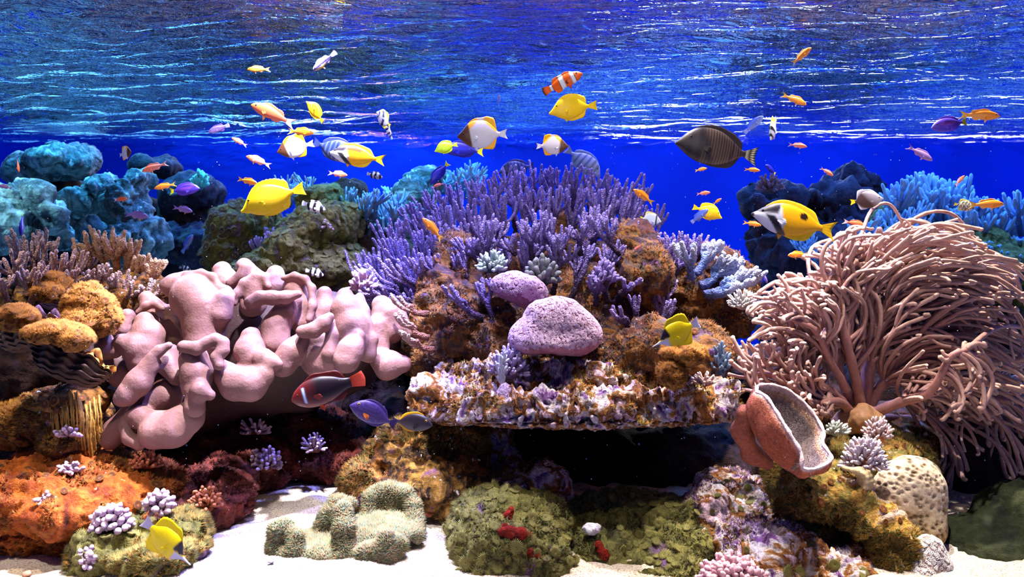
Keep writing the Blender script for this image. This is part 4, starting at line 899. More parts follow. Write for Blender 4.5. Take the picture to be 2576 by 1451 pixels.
# the cup coral: a leaning folded cone, terracotta outside, grey furry inside
def cup():
    front = [(1903, 985, 1.95), (1930, 1000, 1.90), (1962, 1050, 1.86), (1990, 1095, 1.83), (2015, 1140, 1.81), (2020, 1178, 1.80), (2060, 1176, 1.82), (2092, 1152, 1.86)]
    back = [(2070, 1115, 1.93), (2072, 1085, 1.97), (2050, 1045, 2.01), (2018, 1008, 2.03), (1980, 980, 2.04), (1940, 968, 2.03), (1908, 970, 2.0)]
    rim = spline([P(*a) for a in front + back + front[:1]], 161)[:-1]; n = 160
    foot = P(1975, 1200, 2.02); side = P(1878, 1120, 2.0)
    V = []; C = []; rings = 16; cen = rim.mean(0)
    cf = np.array([P(*a) for a in [(1912, 1118, 1.95), (1945, 1158, 1.93), (1990, 1188, 1.92), (2030, 1190, 1.94), (2050, 1170, 2.0), (2000, 1120, 2.06), (1950, 1080, 2.06), (1915, 1085, 2.02)]])
    base = spline(np.vstack([cf, cf[:1]]), 161)[:-1]
    # line up the base loop with the rim loop
    k = int(np.argmin(((base - rim[0]) ** 2).sum(1))); base = np.roll(base, -k, 0)
    left = P(1850, 1070, 1.97)
    for i in range(rings):
        f = i / (rings - 1); p = rim * (1 - f) + base * f
        bulge = math.sin(f * math.pi) ** .8
        outw = p - cen * (1 - f) - base.mean(0) * f; outw /= np.linalg.norm(outw, axis=1)[:, None] + 1e-9
        wl = np.clip((cen[0] - rim[:, 0]) / .06, 0, 1)[:, None]
        p = p + outw * bulge * (.014 + .008 * wl) + outw * (.0035 * np.sin(np.arange(n) * 2 * math.pi / n * 9 + f * 2))[:, None] * bulge
        p = p + np.array([-1, 0, 0]) * bulge * .010 * wl
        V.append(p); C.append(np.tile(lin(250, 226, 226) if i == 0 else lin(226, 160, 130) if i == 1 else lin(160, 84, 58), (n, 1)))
    V = np.concatenate(V); C = np.concatenate(C); V = V + (0.0022 * fbm(V, 110, 2, 4))[:, None] * np.array([.3, -1, .3])
    Q = np.array([[i * n + j, i * n + (j + 1) % n, (i + 1) * n + (j + 1) % n, (i + 1) * n + j] for i in range(rings - 1) for j in range(n)])
    root = empty('cup_coral', base.mean(0), 'terracotta cup coral with pale rim, tilted open on the turf boulder', 'coral')
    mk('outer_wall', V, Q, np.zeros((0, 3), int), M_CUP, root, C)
    v, q, t = Sdf().chain([(1872, 1040, 1.97, 20), (1868, 1090, 1.99, 24), (1890, 1140, 2.02, 22), (1930, 1165, 2.03, 16)], .02).mesh(.004, lambda v: .004 * fbm(v, 22, 2, 3))
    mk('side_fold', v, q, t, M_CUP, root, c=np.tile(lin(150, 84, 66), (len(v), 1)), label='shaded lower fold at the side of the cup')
    V2 = []; C2 = []; bot = cen + np.array([-.012, .035, -.055])
    for i in range(14):
        f = i / 13.0; p = rim * (1 - f) + bot * f; p = p + np.array([-.012, .05, -.05]) * math.sin(f * math.pi) * .7
        p = p + np.array([0, 0, .003]) * (np.sin(np.arange(n) * 2 * math.pi / n * 9))[:, None] * math.sin(f * math.pi); V2.append(p)
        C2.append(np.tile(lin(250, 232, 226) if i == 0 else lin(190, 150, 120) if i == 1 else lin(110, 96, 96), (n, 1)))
    V2 = np.concatenate(V2); C2 = np.concatenate(C2)
    Q2 = np.array([[i * n + j, (i + 1) * n + j, (i + 1) * n + (j + 1) % n, i * n + (j + 1) % n] for i in range(13) for j in range(n)])
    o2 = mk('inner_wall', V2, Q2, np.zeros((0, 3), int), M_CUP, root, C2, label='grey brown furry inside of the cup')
    mk('rim', *tube(np.vstack([rim, rim[:2]]), .0042 + .0008 * np.sin(np.arange(n + 2) * .7), 8, .15)[:3], M_CUP, root, c=np.tile(lin(246, 214, 210), ((n + 2) * 8 + 2, 1)), label='pale pink rim')
    p, nn = pick(V, Q, 5000, -1, -1, 3); mb = tufts(p, nn, .0035, .0007, 1, .5, [lin(206, 140, 116), lin(170, 96, 66)], 4); mkb('outer_polyps', mb, M_FUZZ, root, kind='stuff')
    p, nn = pick(V2, Q2, 5000, -1, -1, 4); mb = tufts(p, nn, .006, .0007, 1, .5, [lin(180, 160, 150), lin(120, 100, 90)], 5); mkb('inner_polyps', mb, M_FUZZ, root, kind='stuff')
M_CUP = skin_mat('cup_coral_skin', .8, 260, .9, .0025, .2)
cup()

# carpet anemone on the sand
def anemone():
    s = Sdf(); k = .012
    s.ell(P(860, 1368, 2.0), (.155, .10, .022), k); s.ell(P(960, 1330, 2.05), (.10, .10, .025), k); s.ell(P(760, 1375, 1.98), (.08, .07, .022), k)
    s.chain([(690, 1375, 1.95, 20), (700, 1335, 1.96, 22), (720, 1322, 1.97, 17), (735, 1345, 1.95, 15), (742, 1378, 1.93, 18)], k)
    s.chain([(742, 1385, 1.93, 20), (750, 1350, 1.94, 14)], k)
    s.chain([(868, 1390, 1.93, 26), (866, 1330, 1.95, 24), (862, 1285, 1.98, 22)], k)
    s.chain([(830, 1300, 2.04, 26), (850, 1268, 2.06, 18), (880, 1270, 2.06, 16)], k); s.chain([(820, 1330, 2.04, 30), (840, 1300, 2.04, 24)], k)
    s.chain([(965, 1390, 1.92, 30), (970, 1350, 1.93, 17)], k); s.chain([(920, 1395, 1.92, 26), (1000, 1375, 1.95, 24)], k)
    s.chain([(925, 1300, 2.10, 16), (935, 1255, 2.13, 20), (960, 1240, 2.14, 20), (985, 1236, 2.14, 18), (1018, 1245, 2.13, 18), (1040, 1275, 2.11, 17), (1044, 1310, 2.08, 20)], k)
    s.ell(P(985, 1285, 2.13), (.058, .018, .05), k); s.chain([(1044, 1310, 2.08, 22), (1050, 1350, 2.02, 16)], k)
    v, q, t = s.mesh(.0045, lambda v: .004 * fbm(v, 18, 3, 5))
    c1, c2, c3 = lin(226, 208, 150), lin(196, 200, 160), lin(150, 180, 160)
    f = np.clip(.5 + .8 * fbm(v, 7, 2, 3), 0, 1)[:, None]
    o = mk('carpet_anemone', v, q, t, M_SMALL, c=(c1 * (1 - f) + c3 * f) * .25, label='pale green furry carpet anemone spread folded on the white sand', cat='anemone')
    p, nn = pick(v, q, 26000, -.5, -.3, 7)
    mb = tufts(p, nn, .0065, .0013, 1, .5, [lin(150, 136, 86), lin(120, 124, 80), lin(104, 124, 96), lin(150, 112, 76)], 6); mkb('tentacles', mb, M_FUZZ, o, kind='stuff')
anemone()

# giant clams: fluted shell halves with a ruffled mantle
M_SHELL = skin_mat('clam_shell', .7, 60, .6, .004, .25)
def clam(lab, cx, cy, w_, h, Y, rot, cols, seed, flutes=5):
    R = random.Random(seed); foot = P(cx, cy + h * .5, Y + .03); root = empty('clam', foot, lab, 'clam')
    W, H = w_ / F * Y / 2, h / F * Y
    def half(sgn):
        nu, nv = 110, 44; V = []; C = []
        for j in range(nv):
            f = j / (nv - 1); g = f ** .8
            for i in range(nu):
                u = -1 + 2 * i / (nu - 1); fl = math.cos(u * math.pi * flutes * .5 * 2) * .10 * g
                prof = math.cos(u * math.pi / 2) ** .45 if abs(u) < 1 else 0
                x = W * u * (.35 + .65 * g ** .6); z = H * g * (.55 + .45 * prof) + H * fl
                y = sgn * (math.sin(min(1, g * 1.1) * math.pi) * .5 + .12 * g) * H * .75 * prof + sgn * fl * H * .5
                z += .004 * math.sin(f * 46); y += sgn * .003 * math.sin(f * 46)
                V.append((x, y, z)); C.append(cols[0] * (1 - f) + cols[1] * f if (int(f * 15) % 2) else (cols[0] * (1 - f) + cols[1] * f) * .72)
        V = np.array(V); Q = np.array([[j * nu + i, j * nu + i + 1, (j + 1) * nu + i + 1, (j + 1) * nu + i] for j in range(nv - 1) for i in range(nu - 1)])
        if sgn > 0: Q = Q[:, ::-1]
        return V, Q, np.array(C), V[(nv - 1) * nu:]
    M = np.array(Matrix.Rotation(rot, 3, 'Y') @ Matrix.Rotation(.35, 3, 'X'))
    for sgn in (-1, 1):
        V, Q, C, edge = half(sgn); mk('shell', foot + V @ M.T, Q, np.zeros((0, 3), int), M_SHELL, root, C)
        inner = edge * np.array([.93, .2, 1]) - np.array([0, 0, H * .10]); n = len(edge)
        mid = (edge + inner) / 2 + np.array([0, 0, H * .05]); mid[:, 1] += sgn * .004 * np.sin(np.arange(n) * .9)
        VV = np.concatenate([edge, mid, inner]); QQ = np.array([[r * n + i, r * n + i + 1, (r + 1) * n + i + 1, (r + 1) * n + i] for r in range(2) for i in range(n - 1)])
        mk('mantle', foot + VV @ M.T, QQ if sgn > 0 else QQ[:, ::-1], np.zeros((0, 3), int), M_SHELL, root, np.repeat([cols[2], cols[2] * .6, cols[3]], n, 0), label='ruffled fleshy mantle along the shell lip')
clam('brown fluted giant clam with purple mantle at the edge of the frame', 90, 830, 200, 110, 2.05, -.15, (lin(60, 46, 40), lin(150, 120, 96), lin(150, 110, 150), lin(60, 40, 60)), 1)
clam('dark giant clam with golden inner lip below the orange polyp domes', 170, 905, 230, 110, 2.0, .35, (lin(44, 32, 30), lin(96, 66, 48), lin(220, 150, 60), lin(120, 60, 30)), 2, 4)
clam('purple speckled clam shell between the orange domes and the staghorn coral', 150, 752, 130, 60, 2.2, .1, (lin(90, 70, 90), lin(170, 150, 180), lin(180, 150, 170), lin(50, 40, 60)), 3, 4)
# ochre polyp domes on and around the clams
M_ODOME = rock_mat('orange_polyp_dome', [OCHRE, OCHRE2, BROWN, OCHRE2], 10, 90, None, .7, 1.0, 60)
for i, (lab, pr, np_) in enumerate([
    ('large round orange polyp colony beside the clams and the leather coral', [('E', 222, 770, 2.12, 56, .06, 50), ('E', 205, 815, 2.08, 46, .05, 34), ('E', 262, 800, 2.12, 34, .05, 46)], 60),
    ('orange polyp cap lying over the dark giant clam', [('E', 130, 838, 1.98, 56, .05, 20), ('E', 190, 858, 1.97, 26, .04, 22)], 40),
    ('small orange polyp clump at the frame edge by the brown clam', [('E', 36, 800, 2.0, 42, .05, 26)], 26),
    ('yellow brown polyp crust above the purple clam shell', [('E', 130, 722, 2.25, 50, .06, 24), ('E', 115, 742, 2.18, 26, .04, 18)], 20),
    ('orange polyp clump hanging from the shelf near the yellow longnose', [('E', 1720, 890, 2.08, 50, .05, 26), ('E', 1690, 945, 2.06, 26, .04, 30)], 30)]):
    o, v, q = rock('polyp_colony', M_ODOME, pr, .005, .008, 14, .006, 40, 80 + i, .02, label=lab, cat='coral')
    polyps(o, v, q, np_, .0105, POLY_O, seed=i + 3, gap=1.0)
    fuzz(o, v, q, 2500, .007, .0009, (OCHRE, OCHRE * 1.15, lin(196, 130, 46)), seed=i, thr=-9)

M_NUB = rock_mat('white_crust', [PINKW, WHITE_, PURP, WHITE_], 30, 120, None)
# ---- coats of turf and polyps on the rocks
def R3(k): return R_[k]
bx = lambda x0, x1, y0, y1: (lambda c: ((c[:, 0] / c[:, 1] * F + HX) > x0) & ((c[:, 0] / c[:, 1] * F + HX) < x1) & ((HY - c[:, 2] / c[:, 1] * F) > y0) & ((HY - c[:, 2] / c[:, 1] * F) < y1))
fuzz(*R3('c1'), 16000, .0085, .0010, (OCHRE, OCHRE * .7, BROWN, lin(110, 100, 80)), blades=5, thr=-.1, seed=11, up=-.6)
polyps(*R3('c1'), 90, .014, POLY_O, seed=12, mask=bx(1040, 1800, 520, 960))
fuzz(*R3('c2'), 9000, .008, .0011, (OCHRE, OCHRE2, OLIVE), thr=.0, seed=13, up=-.2)
polyps(*R3('c2'), 40, .013, POLY_O, seed=14)
fuzz(*R3('c4'), 5000, .010, .0011, (OCHRE, OCHRE2, OLIVE), thr=-.1, seed=15, up=-.6)
polyps(*R3('c6'), 150, .0135, POLY_G, seed=16, gap=1.15); fuzz(*R3('c6'), 3000, .007, .001, (OLIVE, GREENB, GREENB * .6), thr=0, seed=17)
polyps(*R3('c7'), 120, .013, POLY_G, seed=18, gap=1.3); fuzz(*R3('c7'), 4000, .007, .001, (OLIVE, GREENB, GREENB * .6), thr=-.1, seed=19)
polyps(*R3('c8'), 40, .012, POLY_G, seed=20); fuzz(*R3('c8'), 2500, .008, .001, (OLIVE, PURP, PINKW), thr=.1, seed=21)
fuzz(*R3('d1'), 13000, .011, .0011, (OCHRE2, lin(150, 120, 44), OLIVE, GREENB), thr=0.0, seed=22, up=-.5)
polyps(*R3('d1'), 60, .011, POLY_O, seed=23, gap=1.2)
polyps(*R3('m2'), 200, .016, POLY_G, seed=24, gap=1.1); polyps(*R3('m1'), 80, .018, POLY_B, seed=25, gap=1.1)
polyps(*R3('l2'), 46, .0125, POLY_O, seed=26); fuzz(*R3('l2'), 2500, .009, .001, (OCHRE2, OCHRE), thr=0, seed=27)
polyps(*R3('l3'), 60, .0125, POLY_O, seed=28); fuzz(*R3('l3'), 7000, .009, .0011, (RUST, OCHRE, lin(190, 110, 40)), thr=-.1, seed=29)
polyps(*R3('l7'), 70, .012, POLY_G, seed=30); fuzz(*R3('l7'), 5000, .010, .001, (OLIVE, OCHRE2, GREENB), thr=-.2, seed=31)
fuzz(*R3('l4'), 4000, .008, .0011, (lin(110, 44, 30), lin(80, 30, 26)), thr=-.1, seed=32); fuzz(*R3('l5'), 5000, .009, .0012, (lin(110, 50, 40), lin(80, 36, 30)), thr=-.1, seed=33)
fuzz(*R3('d3'), 3000, .01, .001, (OCHRE, BROWN), thr=0, seed=34)
# vertical ribs of the golden coral
gr = R_['l2'][0]; GB = np.array(gr.location); RR = random.Random(5)
for i in range(26):
    x = 128 + i * 4.9 + RR.uniform(-2, 2); y0 = 1000 + 14 * math.sin(i * .4) + RR.uniform(-8, 8); Yr = 2.035 + .03 * abs(i - 13) / 13
    pts = spline([P(x - 4, y0, Yr + .02), P(x, y0 + 40, Yr), P(x + 3 + RR.uniform(-3, 3), y0 + 80, Yr + .005), P(x + 6, y0 + 125 + RR.uniform(-15, 10), Yr + .02)], 26)
    v, q, t, c = tube(pts, .0022, 6, .4); mk('rib', v, q, t, M_SMALL, gr, c=np.tile(lin(190, 140, 60), (len(v), 1)))
# stubby nubs standing on the shelf
RR = random.Random(9); sh = R_['c2']; p, nn = pick(sh[1], sh[2], 150, -.3, .1, 31)
for i in range(150):
    a = p[i]; d = nn[i] * .6 + np.array([RR.uniform(-.4, .4), -.25, .6]); d /= np.linalg.norm(d); L = RR.uniform(.014, .036); r = RR.uniform(.005, .010)
    s = Sdf().cap(a - d * .004, a + d * L, r, r * .6, .004).ball(a + d * L * .5 + np.array([RR.uniform(-1, 1), -.3, RR.uniform(-.5, .5)]) * r, r * .7, .004)
    v, q, t = s.mesh(.0028, lambda v: .003 * fbm(v, 70, 3, i)); mk('nub', v, q, t, [M_CRUST, M_CRUST, M_OCHRE, M_NUB][i % 4], sh[0])
# red sponges on the green boulder
M_SPONGE = rock_mat('red_sponge', [lin(80, 10, 6), lin(156, 34, 14), lin(110, 18, 8)], 20, 120, lin(240, 200, 190), .72, 1.0)
for i, (lab, ch) in enumerate([('red sponge crust on the upper face of the green boulder', [(1262, 1310, 1.93, 10), (1282, 1288, 1.93, 10)]), ('long red sponge crust in the middle of the green boulder', [(1268, 1332, 1.885, 14), (1300, 1345, 1.88, 14), (1335, 1350, 1.9, 12)]),
    ('red sponge patch low on the green boulder', [(1335, 1395, 1.87, 12), (1365, 1410, 1.88, 12)]), ('small red sponge left of the low patch', [(1215, 1380, 1.87, 9), (1240, 1386, 1.87, 9)]), ('red sponge lump on the stone beside the white shell', [(1505, 1375, 1.95, 12), (1525, 1400, 1.94, 14)]), ('red sponge strand on the edge of the green boulder', [(1392, 1385, 1.92, 8), (1410, 1420, 1.9, 9)])]):
    v, q, t = Sdf().chain(ch, .01).mesh(.0028, lambda v: .007 * fbm(v, 75, 3, 3)); mk('red_sponge', v, q, t, M_SPONGE, label=lab, cat='sponge')
# crumbs on the sand
for i, (lab, px, py, Y, r, c) in enumerate([('small grey pebble alone on the bright sand before the anemone', 682, 1412, 1.86, 9, lin(190, 180, 190)), ('white shell fragment on the green rock bed', 1488, 1330, 1.98, 24, lin(240, 236, 240)), ('dark flat pebble on sand near the maroon rock', 722, 1285, 2.25, 8, lin(100, 80, 90)),
    ('white shell chip in the shadow over the sand', 680, 1258, 2.3, 10, lin(220, 225, 245)), ('brown pebble on the sand in the bottom corner', 66, 1444, 1.84, 12, lin(200, 150, 110)), ('broken reddish rubble piece by the anemone', 1075, 1292, 2.15, 14, lin(170, 90, 50))]):
    v, q, t = Sdf().ell(P(px, py, Y), (r / F * Y, r / F * Y * .8, r / F * Y * .6), .01).mesh(.0022, lambda v: .003 * fbm(v, 90, 3, i)); mk('pebble' if i != 1 and i != 3 else 'shell', v, q, t, M_SMALL, c=np.tile(c, (len(v), 1)), label=lab, cat='pebble' if i != 1 and i != 3 else 'shell')
# fine particles drifting in the water
n = 1100; pr = np.stack([rng.uniform(50, 2530, n), rng.uniform(120, 1300, n), rng.uniform(1.0, 3.2, n)], 1)
pp = np.array([P(*a) for a in pr]); pp = pp[(pp[:, 2] < .44) & (pp[:, 2] > -.75)]; r = rng.uniform(.0004, .0011, len(pp))[:, None]
oc = np.array([[1, 0, 0], [-1, 0, 0], [0, 1, 0], [0, -1, 0], [0, 0, 1], [0, 0, -1]], float); of = np.array([[0, 2, 4], [2, 1, 4], [1, 3, 4], [3, 0, 4], [2, 0, 5], [1, 2, 5], [3, 1, 5], [0, 3, 5]])
V = (pp[:, None, :] + oc[None] * r[:, None, :]).reshape(-1, 3); T = (np.arange(len(pp))[:, None, None] * 6 + of[None]).reshape(-1, 3)
mb = MB(); mb.add(V, None, T, lin(240, 240, 250)); mkb('drifting_particles', mb, M_FUZZ, kind='stuff', label='fine white particles drifting throughout the blue water', cat='particles')
# ---------------------------------------------------------------- fishes
M_FISH = skin_mat('fish_skin', 0.42, 150, 0.12, 0.002, 0.05, vor=True, spec=0.4)
M_FIN = skin_mat('fish_fin', 0.5, 60, 0.1, 0.001, 0.05)
BLK = lin(10, 9, 14); WHT = lin(232, 232, 240)

def interp(tab, x):
    t = np.array(tab, float); xs = t[:, 0]
    m = np.gradient(t[:, 1], xs); i = np.clip(np.searchsorted(xs, x) - 1, 0, len(xs) - 2)
    h = xs[i + 1] - xs[i]; f = np.clip((x - xs[i]) / h, 0, 1)
    return ((2 * f ** 3 - 3 * f ** 2 + 1) * t[i, 1] + (f ** 3 - 2 * f ** 2 + f) * h * m[i] + (-2 * f ** 3 + 3 * f ** 2) * t[i + 1, 1] + (f ** 3 - f ** 2) * h * m[i + 1])

# species: top / bot: outline of the body, w: half width, de: where the body ends, dor / ana: fin heights along the back / belly,
# tail: (length, half spread at tip, fork), col(x, z): colour at x (0 nose, 1 tail tip) and z (-1 belly .. 1 back)
SP = {}
def bendy(v, bend):
    x = v[:, 0].copy(); v = v.copy(); a = np.clip((x + 0.15), -1, 1); v[:, 1] += bend * a * np.abs(a) * -0.9; return v

def fish_parts(sp, bend, res):
    s = SP[sp]; de = s['de']; nx, na = res
    x = de * (1 - np.cos(np.linspace(0, math.pi, nx))) / 2 * 0.5 + de * np.linspace(0, 1, nx) * 0.5
    top, bot, w_ = interp(s['top'], x), interp(s['bot'], x), np.maximum(interp(s['w'], x), 0.001)
    a = np.arange(na) * 2 * np.pi / na; ca, sa = np.cos(a), np.sin(a)
    zc, zh = (top + bot) / 2, np.maximum((top - bot) / 2, 0.002)
    Yv = w_[:, None] * np.sign(ca) * np.abs(ca) ** 0.9; Z = zc[:, None] + zh[:, None] * np.sign(sa) * np.abs(sa) ** 1.05
    X = np.repeat(x[:, None], na, 1)
    v = np.stack([0.5 - X, Yv, Z], -1).reshape(-1, 3)
    c = s['col'](X.ravel(), np.tile(sa, nx).ravel() * 1.0, Z.ravel())
    i = np.arange(nx - 1)[:, None] * na; j = np.arange(na)[None, :]; k = (j + 1) % na
    q = np.stack([i + j, i + na + j, i + na + k, i + k], -1).reshape(-1, 4)[:, ::-1]
    v = np.vstack([v, [[0.5, 0, zc[0]], [0.5 - de, 0, zc[-1]]]]); c = np.vstack([c, c[0], c[-2]])
    n0 = nx * na; t = [[n0, (j + 1) % na, j] for j in range(na)] + [[n0 + 1, n0 - na + j, n0 - na + (j + 1) % na] for j in range(na)]
    out = [('body', mesh_data('body', bendy(v, bend), q, t, c), M_FISH)]
    def sheet(name, base, edge, cf, thick=0.006, nt=5):
        n = len(base); V, C = [], []
        for sgn in (1, -1):
            for m in range(nt):
                f = m / (nt - 1); p = base * (1 - f) + edge * f
                p = p + np.array([0, sgn * thick * (1 - f * .85), 0]) + np.array([0, 1, 0]) * (np.sin(np.arange(n) * 2.2) * 0.002 * f)[:, None]
                V.append(p); C.append(cf(np.linspace(0, 1, n), np.full(n, f), p))
        V = np.concatenate(V); C = np.concatenate(C); Q = []
        for m in range(nt - 1):
            for i_ in range(n - 1):
                b = m * n + i_; Q.append([b, b + 1, b + n + 1, b + n]); b += nt * n; Q.append([b, b + n, b + n + 1, b + 1])
        for i_ in range(n - 1): Q.append([(nt - 1) * n + i_, (nt - 1) * n + i_ + 1, 2 * nt * n - n + i_ + 1, 2 * nt * n - n + i_])
        out.append((name, mesh_data(name, bendy(V, bend), Q, np.zeros((0, 3), int), C), M_FIN))
    for nm, key, sg in (('dorsal_fin', 'dor', 1), ('anal_fin', 'ana', -1)):
        if key not in s: continue
        hs = s[key]; xs = np.linspace(hs[0][0], hs[-1][0], 22); h = np.maximum(interp(hs, xs), 0.002)
        pr = interp(s['top' if sg > 0 else 'bot'], np.minimum(xs, de))
        base = np.stack([0.5 - xs, 0 * xs, pr - sg * 0.02], 1); sw = s.get('sweep', 0.35)
        edge = np.stack([0.5 - xs - h * sw, 0 * xs, pr + sg * h], 1)
        jag = s.get('jag', 0.0)
        if jag: edge[:, 2] -= sg * jag * h * (np.arange(22) % 2)
        cf = s.get('fin', lambda a_, f, p: s['col'](0.5 - p[:, 0], np.sign(p[:, 2]) * (1.0 + f), p[:, 2]))
        sheet(nm, base, edge, (lambda cf_, sg_: lambda a_, f, p: cf_(a_, f, p))(cf, sg), 0.005)
    tl, sp_, fk = s['tail']; n = 15; u = np.linspace(-1, 1, n); ph = (top[-1] - bot[-1]) / 2 * 1.05; z0 = (top[-1] + bot[-1]) / 2
    base = np.stack([np.full(n, 0.5 - de + 0.02), 0 * u, z0 + u * ph], 1)
    edge = np.stack([0.5 - de - tl * (1 - fk * (1 - np.abs(u) ** 1.5)), 0 * u, z0 + u * sp_], 1)
    sheet('tail_fin', base, edge, s.get('tcol', lambda a_, f, p: s['col'](np.full(len(f), 0.97), 0 * f, p[:, 2])), 0.006)
    # pectoral fins and eyes
    px, pz, pl = s.get('pec', (0.3, -0.04, 0.11))
    for sd in (1, -1):
        wy = float(interp(s['w'], np.array([px]))[0]) * 0.93
        u = np.linspace(-1, 1, 9); base = np.stack([np.full(9, 0.5 - px), np.full(9, sd * wy), pz + u * 0.018], 1)
        edge = np.stack([0.5 - px - pl * (1 - .25 * u * u), sd * (wy + pl * .28 * np.ones(9)), pz - pl * .25 + u * pl * .42], 1)
        pc = s.get('pcol'); sheet('pectoral_fin', base, edge, pc if pc else (lambda a_, f, p: s['col'](np.full(len(f), px), 0 * f, p[:, 2]) * 1.1), 0.002, 3)
    if 'pel' in s:
        qx, ql, qc = s['pel']; zb = float(interp(s['bot'], np.array([qx]))[0])
        u = np.linspace(0, 1, 7); base = np.stack([0.5 - qx - u * .05, 0 * u, zb + .015 + 0 * u], 1)
        edge = np.stack([0.5 - qx - u * .05 - ql * .7 * (1 - u * .5), 0 * u, zb - ql * (1 - u * .75)], 1)
        sheet('pelvic_fin', base, edge, lambda a_, f, p: np.tile(qc, (len(f), 1)), 0.004, 3)
    ex, ez, er, ec = s['eye']
    for sd in (1, -1):
        wy = float(interp(s['w'], np.array([ex]))[0]); zcx = float(((interp(s['top'], np.array([ex])) + interp(s['bot'], np.array([ex]))) / 2)[0]); zhx = float(((interp(s['top'], np.array([ex])) - interp(s['bot'], np.array([ex]))) / 2)[0])
        wy *= math.sqrt(max(0.1, 1 - ((ez - zcx) / zhx) ** 2))
        m, n_ = 9, 14; th = np.linspace(0, math.pi / 2 * 1.1, m); ph_ = np.arange(n_) * 2 * np.pi / n_
        V = np.array([[er * math.sin(t_) * math.cos(p_), sd * (er * .55 * math.cos(t_)), er * math.sin(t_) * math.sin(p_)] for t_ in th for p_ in ph_]) + [0.5 - ex, sd * wy * .96, ez]
        C = np.array([BLK if t_ < 0.85 else ec for t_ in th for _ in ph_])
        Q = np.array([[i_ * n_ + j_, i_ * n_ + (j_ + 1) % n_, (i_ + 1) * n_ + (j_ + 1) % n_, (i_ + 1) * n_ + j_] for i_ in range(m - 1) for j_ in range(n_)])
        if sd < 0: pass
        out.append(('eye', mesh_data('eye', bendy(V, bend), Q, np.zeros((0, 3), int), C), M_FIN))
    return out

def band(x, a, b, s=0.012): return (np.clip((x - a) / s + .5, 0, 1) * np.clip((b - x) / s + .5, 0, 1))[:, None]
def solid(c, c2=None):
    def f(x, z, Z):
        r = np.tile(c, (len(x), 1))
        if c2 is not None: t = np.clip(-z * .5 + .4, 0, 1)[:, None]; r = r * (1 - t) + c2 * t
        return r
    return f
def mixc(a, b, t): return a * (1 - t) + b * t

YEL = lin(252, 214, 4); YEL2 = lin(250, 196, 10)
SP['yellow_tang'] = dict(top=[(0, -.055), (.05, -.015), (.11, .055), (.2, .165), (.34, .225), (.5, .215), (.66, .14), (.78, .05), (.83, .03)],
    bot=[(0, -.085), (.05, -.105), (.12, -.13), (.22, -.185), (.36, -.225), (.5, -.21), (.66, -.14), (.78, -.05), (.83, -.03)],
    w=[(0, .012), (.06, .03), (.2, .065), (.4, .075), (.6, .05), (.83, .014)], de=.83, dor=[(.2, .005), (.32, .045), (.5, .075), (.66, .10), (.75, .085), (.78, .0)],
    ana=[(.3, .0), (.42, .04), (.58, .06), (.7, .075), (.77, .0)], tail=(.17, .105, .12), eye=(.165, .06, .02, lin(200, 150, 10)), col=solid(YEL, YEL2), pec=(.29, -.03, .1), pel=(.3, .07, YEL2), jag=.12)
def c_green(x, z, Z): return np.tile(lin(190, 225, 20), (len(x), 1))
SP['green_tang'] = dict(SP['yellow_tang'], col=c_green)

def anth(c1, c2, c3): 
    def f(x, z, Z):
        t = np.clip((x - .15) / .7, 0, 1)[:, None]; r = mixc(c1, c2, t); u = np.clip(-z * .7, 0, 1)[:, None] * .5; return mixc(r, c3, u)
    return f
AN = dict(top=[(0, .0), (.04, .045), (.12, .09), (.25, .125), (.4, .128), (.6, .085), (.74, .045), (.8, .04)], bot=[(0, -.02), (.05, -.05), (.13, -.085), (.25, -.115), (.4, -.115), (.6, -.075), (.74, -.042), (.8, -.038)],
    w=[(0, .012), (.08, .045), (.25, .065), (.45, .055), (.8, .014)], de=.8, dor=[(.22, .02), (.32, .055), (.5, .05), (.66, .06), (.72, .01)], ana=[(.5, .01), (.58, .055), (.68, .02)],
    tail=(.22, .125, .5), eye=(.105, .03, .021, lin(150, 90, 160)), pec=(.27, -.03, .1), pel=(.3, .09, lin(250, 180, 120)), jag=.25)
SP['orange_anthias'] = dict(AN, col=anth(lin(250, 140, 20), lin(255, 160, 50), lin(255, 190, 120)), tcol=lambda a, f, p: mixc(lin(252, 160, 40), lin(255, 200, 90), f[:, None]))
SP['pink_anthias'] = dict(AN, col=anth(lin(245, 120, 70), lin(245, 150, 150), lin(250, 190, 190)), tcol=lambda a, f, p: mixc(lin(240, 150, 150), lin(245, 190, 200), f[:, None]))
SP['lilac_anthias'] = dict(AN, col=anth(lin(140, 110, 190), lin(170, 130, 200), lin(200, 160, 210)), tcol=lambda a, f, p: np.tile(lin(150, 120, 210), (len(f), 1)))
SP['red_anthias'] = dict(AN, top=[(0, .0), (.04, .05), (.12, .10), (.25, .14), (.4, .14), (.6, .095), (.74, .05), (.8, .045)], col=anth(lin(226, 110, 50), lin(232, 96, 60), lin(236, 130, 140)), tcol=lambda a, f, p: mixc(lin(240, 170, 160), lin(250, 220, 220), f[:, None]))

